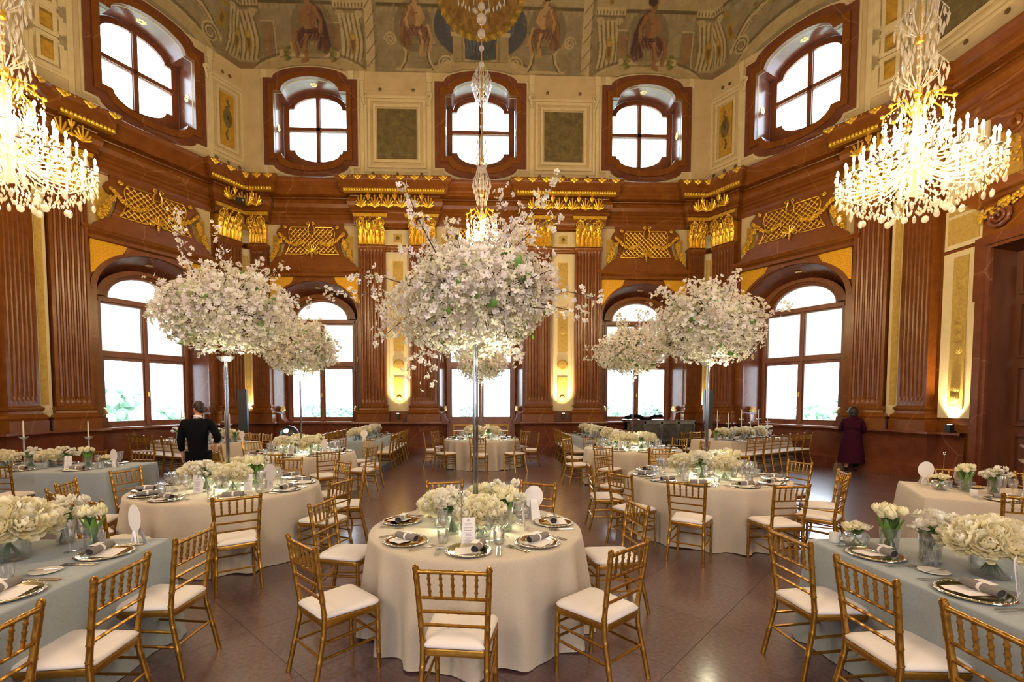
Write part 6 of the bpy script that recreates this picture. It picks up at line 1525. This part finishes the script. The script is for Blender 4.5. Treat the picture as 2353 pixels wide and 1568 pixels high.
def head_parts(t, c, yaw, pitch, hair_rings, hair_m='hair'):
    """face and hair hung on the head centre c; the face looks along local +y before turning"""
    X = Matrix.Translation(c) @ Matrix.Rotation(yaw, 4, 'Z') @ Matrix.Rotation(pitch, 4, 'X')
    b = MB(); b.X = X; b.ico((0, .0, -.01), .1, .78, .98, 1.16, 3); b.ico((0, .03, -.075), .055, .95, 1, .8, 2)
    b.tube([(0, .092, .02), (0, .118, -.02), (0, .1, -.032)], [.009, .016, .01], 8)
    for s in (-1, 1): b.ico((s * .08, -.005, -.01), .026, .35, .75, 1.2, 2)
    b.tube([(-.022, .092, -.062), (0, .098, -.06), (.022, .092, -.062)], [.004, .007, .004], 6); b.build('head', 'skin', t, 80)
    b = MB(); b.X = X
    for s in (-1, 1): b.ico((s * .03, .087, .015), .011, 1.2, .6, .8, 2)
    b.build('eye', 'white', t); b = MB(); b.X = X
    for s in (-1, 1): b.ico((s * .03, .094, .015), .006, sub=1); b.tube([(s * .018, .095, .036), (s * .045, .086, .036)], .004, 5)
    b.build('iris_and_brow', 'hair', t)
    b = MB(); b.X = X; hair_rings(b); b.build('hair', hair_m, t, 80)
# man in a black suit, standing with his back to the camera, head bowed to his left hand side
t = empty('person', (-4.82, 8.25, 0), radians(8), 'man in a black suit seen from behind, head bowed, standing between tables', 'person')
body = [(0, 0, .95, .1, .08), (0, -.0, 1.15, .09, .07), (0, 0, 1.33, .1, .07), (0, .01, 1.45, .06, .05), (0, .03, 1.53, .055, .055), (-.01, .07, 1.6, .055, .06),
        (-.19, -.01, 1.41, .04, .04), (-.255, .0, 1.15, .036, .036), (-.27, .06, .9, .03, .03), (.19, -.01, 1.41, .04, .04), (.305, .0, 1.17, .036, .036), (.2, .2, 1.08, .03, .03),
        (-.09, 0, .88, .06, .06), (-.11, .01, .5, .045, .05), (-.12, -.02, .09, .035, .035), (-.12, .1, .04, .038, .03), (.09, 0, .88, .06, .06), (.11, .01, .5, .045, .05), (.12, -.02, .09, .035, .035), (.12, .1, .04, .038, .03)]
ed = [(0, 1), (1, 2), (2, 3), (3, 4), (4, 5), (3, 6), (6, 7), (7, 8), (3, 9), (9, 10), (10, 11), (0, 12), (12, 13), (13, 14), (14, 15), (0, 16), (16, 17), (17, 18), (18, 19)]
P, E = figure(body, ed, [(8, 1), (11, -1)]); put('body', skin_mesh('body', P, E, 'skin'), t)
jk = [(0, 0, 1.0, .16, .13), (0, 0, .86, .21, .155), (0, -.01, 1.15, .175, .125), (0, -.02, 1.34, .2, .125), (0, -.015, 1.45, .14, .095), (0, .01, 1.5, .08, .075),
      (-.2, -.01, 1.43, .075, .075), (-.265, 0, 1.15, .065, .065), (-.275, .05, .93, .05, .052), (.2, -.01, 1.43, .075, .075), (.315, 0, 1.17, .066, .066), (.22, .17, 1.09, .052, .052), (-.08, -.0, .78, .13, .15), (.08, -.0, .78, .13, .15)]
put('jacket', skin_mesh('jacket', jk, [(0, 1), (0, 2), (2, 3), (3, 4), (4, 5), (3, 6), (6, 7), (7, 8), (3, 9), (9, 10), (10, 11), (1, 12), (1, 13)], 'suit'), t)
b = MB()
for s in (-1, 1): b.tube([(s * .09, 0, .95), (s * .11, .01, .5), (s * .12, -.02, .06)], [.115, .09, .075], 14)
b.build('trousers', 'suit', t)
b = MB(); b.X = Matrix.Translation((0, .02, 1.515)) @ Matrix.Rotation(-.25, 4, 'X'); b.lathe([(.074, -.02), (.07, .015), (.066, .03), (.06, .03), (.064, -.02)], 20, cap=False); b.build('collar', 'shirt', t)
for s in (-1, 1): b = MB(); b.ico((s * .12, .06, .045), .05, .95, 2.6, .85, 2); b.build('shoe', 'black', t)
def mh(b): b.ico((0, -.018, .022), .106, .8, .98, 1.08, 3); b.ico((0, -.05, -.045), .07, .95, .7, .9, 2)
head_parts(t, (-.015, .1, 1.66), radians(52), radians(-24), mh)
# woman in a burgundy coat at the window
t = empty('person', (9.55, 12.0, 0), radians(-42), 'woman in a long burgundy coat seen from behind at the outer window', 'person')
body = [(0, 0, .85, .1, .08), (0, 0, 1.05, .09, .07), (0, 0, 1.2, .1, .07), (0, 0, 1.32, .06, .05), (0, .0, 1.4, .05, .05), (0, .02, 1.46, .05, .055),
        (-.17, 0, 1.28, .038, .038), (-.24, .02, 1.04, .034, .034), (-.15, .2, 1.12, .027, .028), (.17, 0, 1.28, .038, .038), (.25, .02, 1.04, .034, .034), (.16, .18, .98, .03, .032),
        (-.09, 0, .78, .08, .09), (-.095, .0, .42, .055, .06), (-.1, -.02, .09, .036, .04), (-.1, .08, .035, .034, .028), (.09, 0, .78, .08, .09), (.095, .0, .42, .055, .06), (.1, -.02, .09, .036, .04), (.1, .08, .035, .034, .028)]
P, E = figure(body, ed, [(8, 1), (11, -1)]); put('body', skin_mesh('body', P, E, 'skin'), t)
ct = [(0, 0, .95, .17, .14), (0, 0, .6, .215, .18), (0, 0, 1.08, .175, .135), (0, -.02, 1.23, .18, .13), (0, -.01, 1.34, .12, .09), (0, .0, 1.4, .075, .07),
      (-.18, 0, 1.29, .075, .07), (-.255, .02, 1.04, .062, .06), (-.17, .17, 1.1, .048, .048), (.18, 0, 1.29, .075, .07), (.265, .02, 1.04, .062, .06), (.18, .15, .99, .048, .048)]
put('coat', skin_mesh('coat', ct, [(0, 1), (0, 2), (2, 3), (3, 4), (4, 5), (3, 6), (6, 7), (7, 8), (3, 9), (9, 10), (10, 11)], 'coat'), t)
loft('coat_skirt', [(0, 0, 1.12, .165, .125), (0, 0, 1.0, .195, .16), (0, 0, .75, .235, .19), (0, 0, .5, .265, .21), (0, 0, .3, .285, .23), (.0, 0, .2, .29, .235)], 'coat', 26, t)
for s in (-1, 1):
    b = MB(); b.ico((s * .1, .045, .04), .044, .95, 2.4, .85, 2); b.build('shoe', 'black', t)
    b = MB(); b.tube([(s * .1, -.02, .08), (s * .098, -.01, .3)], [.048, .07], 12); b.build('stocking', 'suit' if s > 0 else 'skin', t)
def wh(b):
    b.ico((0, -.02, .02), .118, .95, 1.0, 1.1, 3, jit=.03, rng=random.Random(3)); b.ico((0, -.05, -.06), .085, 1.1, .8, .9, 2)
head_parts(t, (0, .03, 1.5), radians(18), radians(-8), wh)
t = empty('handbag', (9.25, 12.05, 0), radians(20), 'small dark handbag on the floor by the woman\'s feet', 'bag')
b = MB(); b.prism([(-.11, 0), (.11, 0), (.09, .17), (-.09, .17)], -.05, .05); b.build('bag_body', 'bark', t, 30)
b = MB(); b.tube([(-.06, 0, .17), (-.04, 0, .24), (.04, 0, .24), (.06, 0, .17)], .008, 6); b.build('strap', 'silver', t)
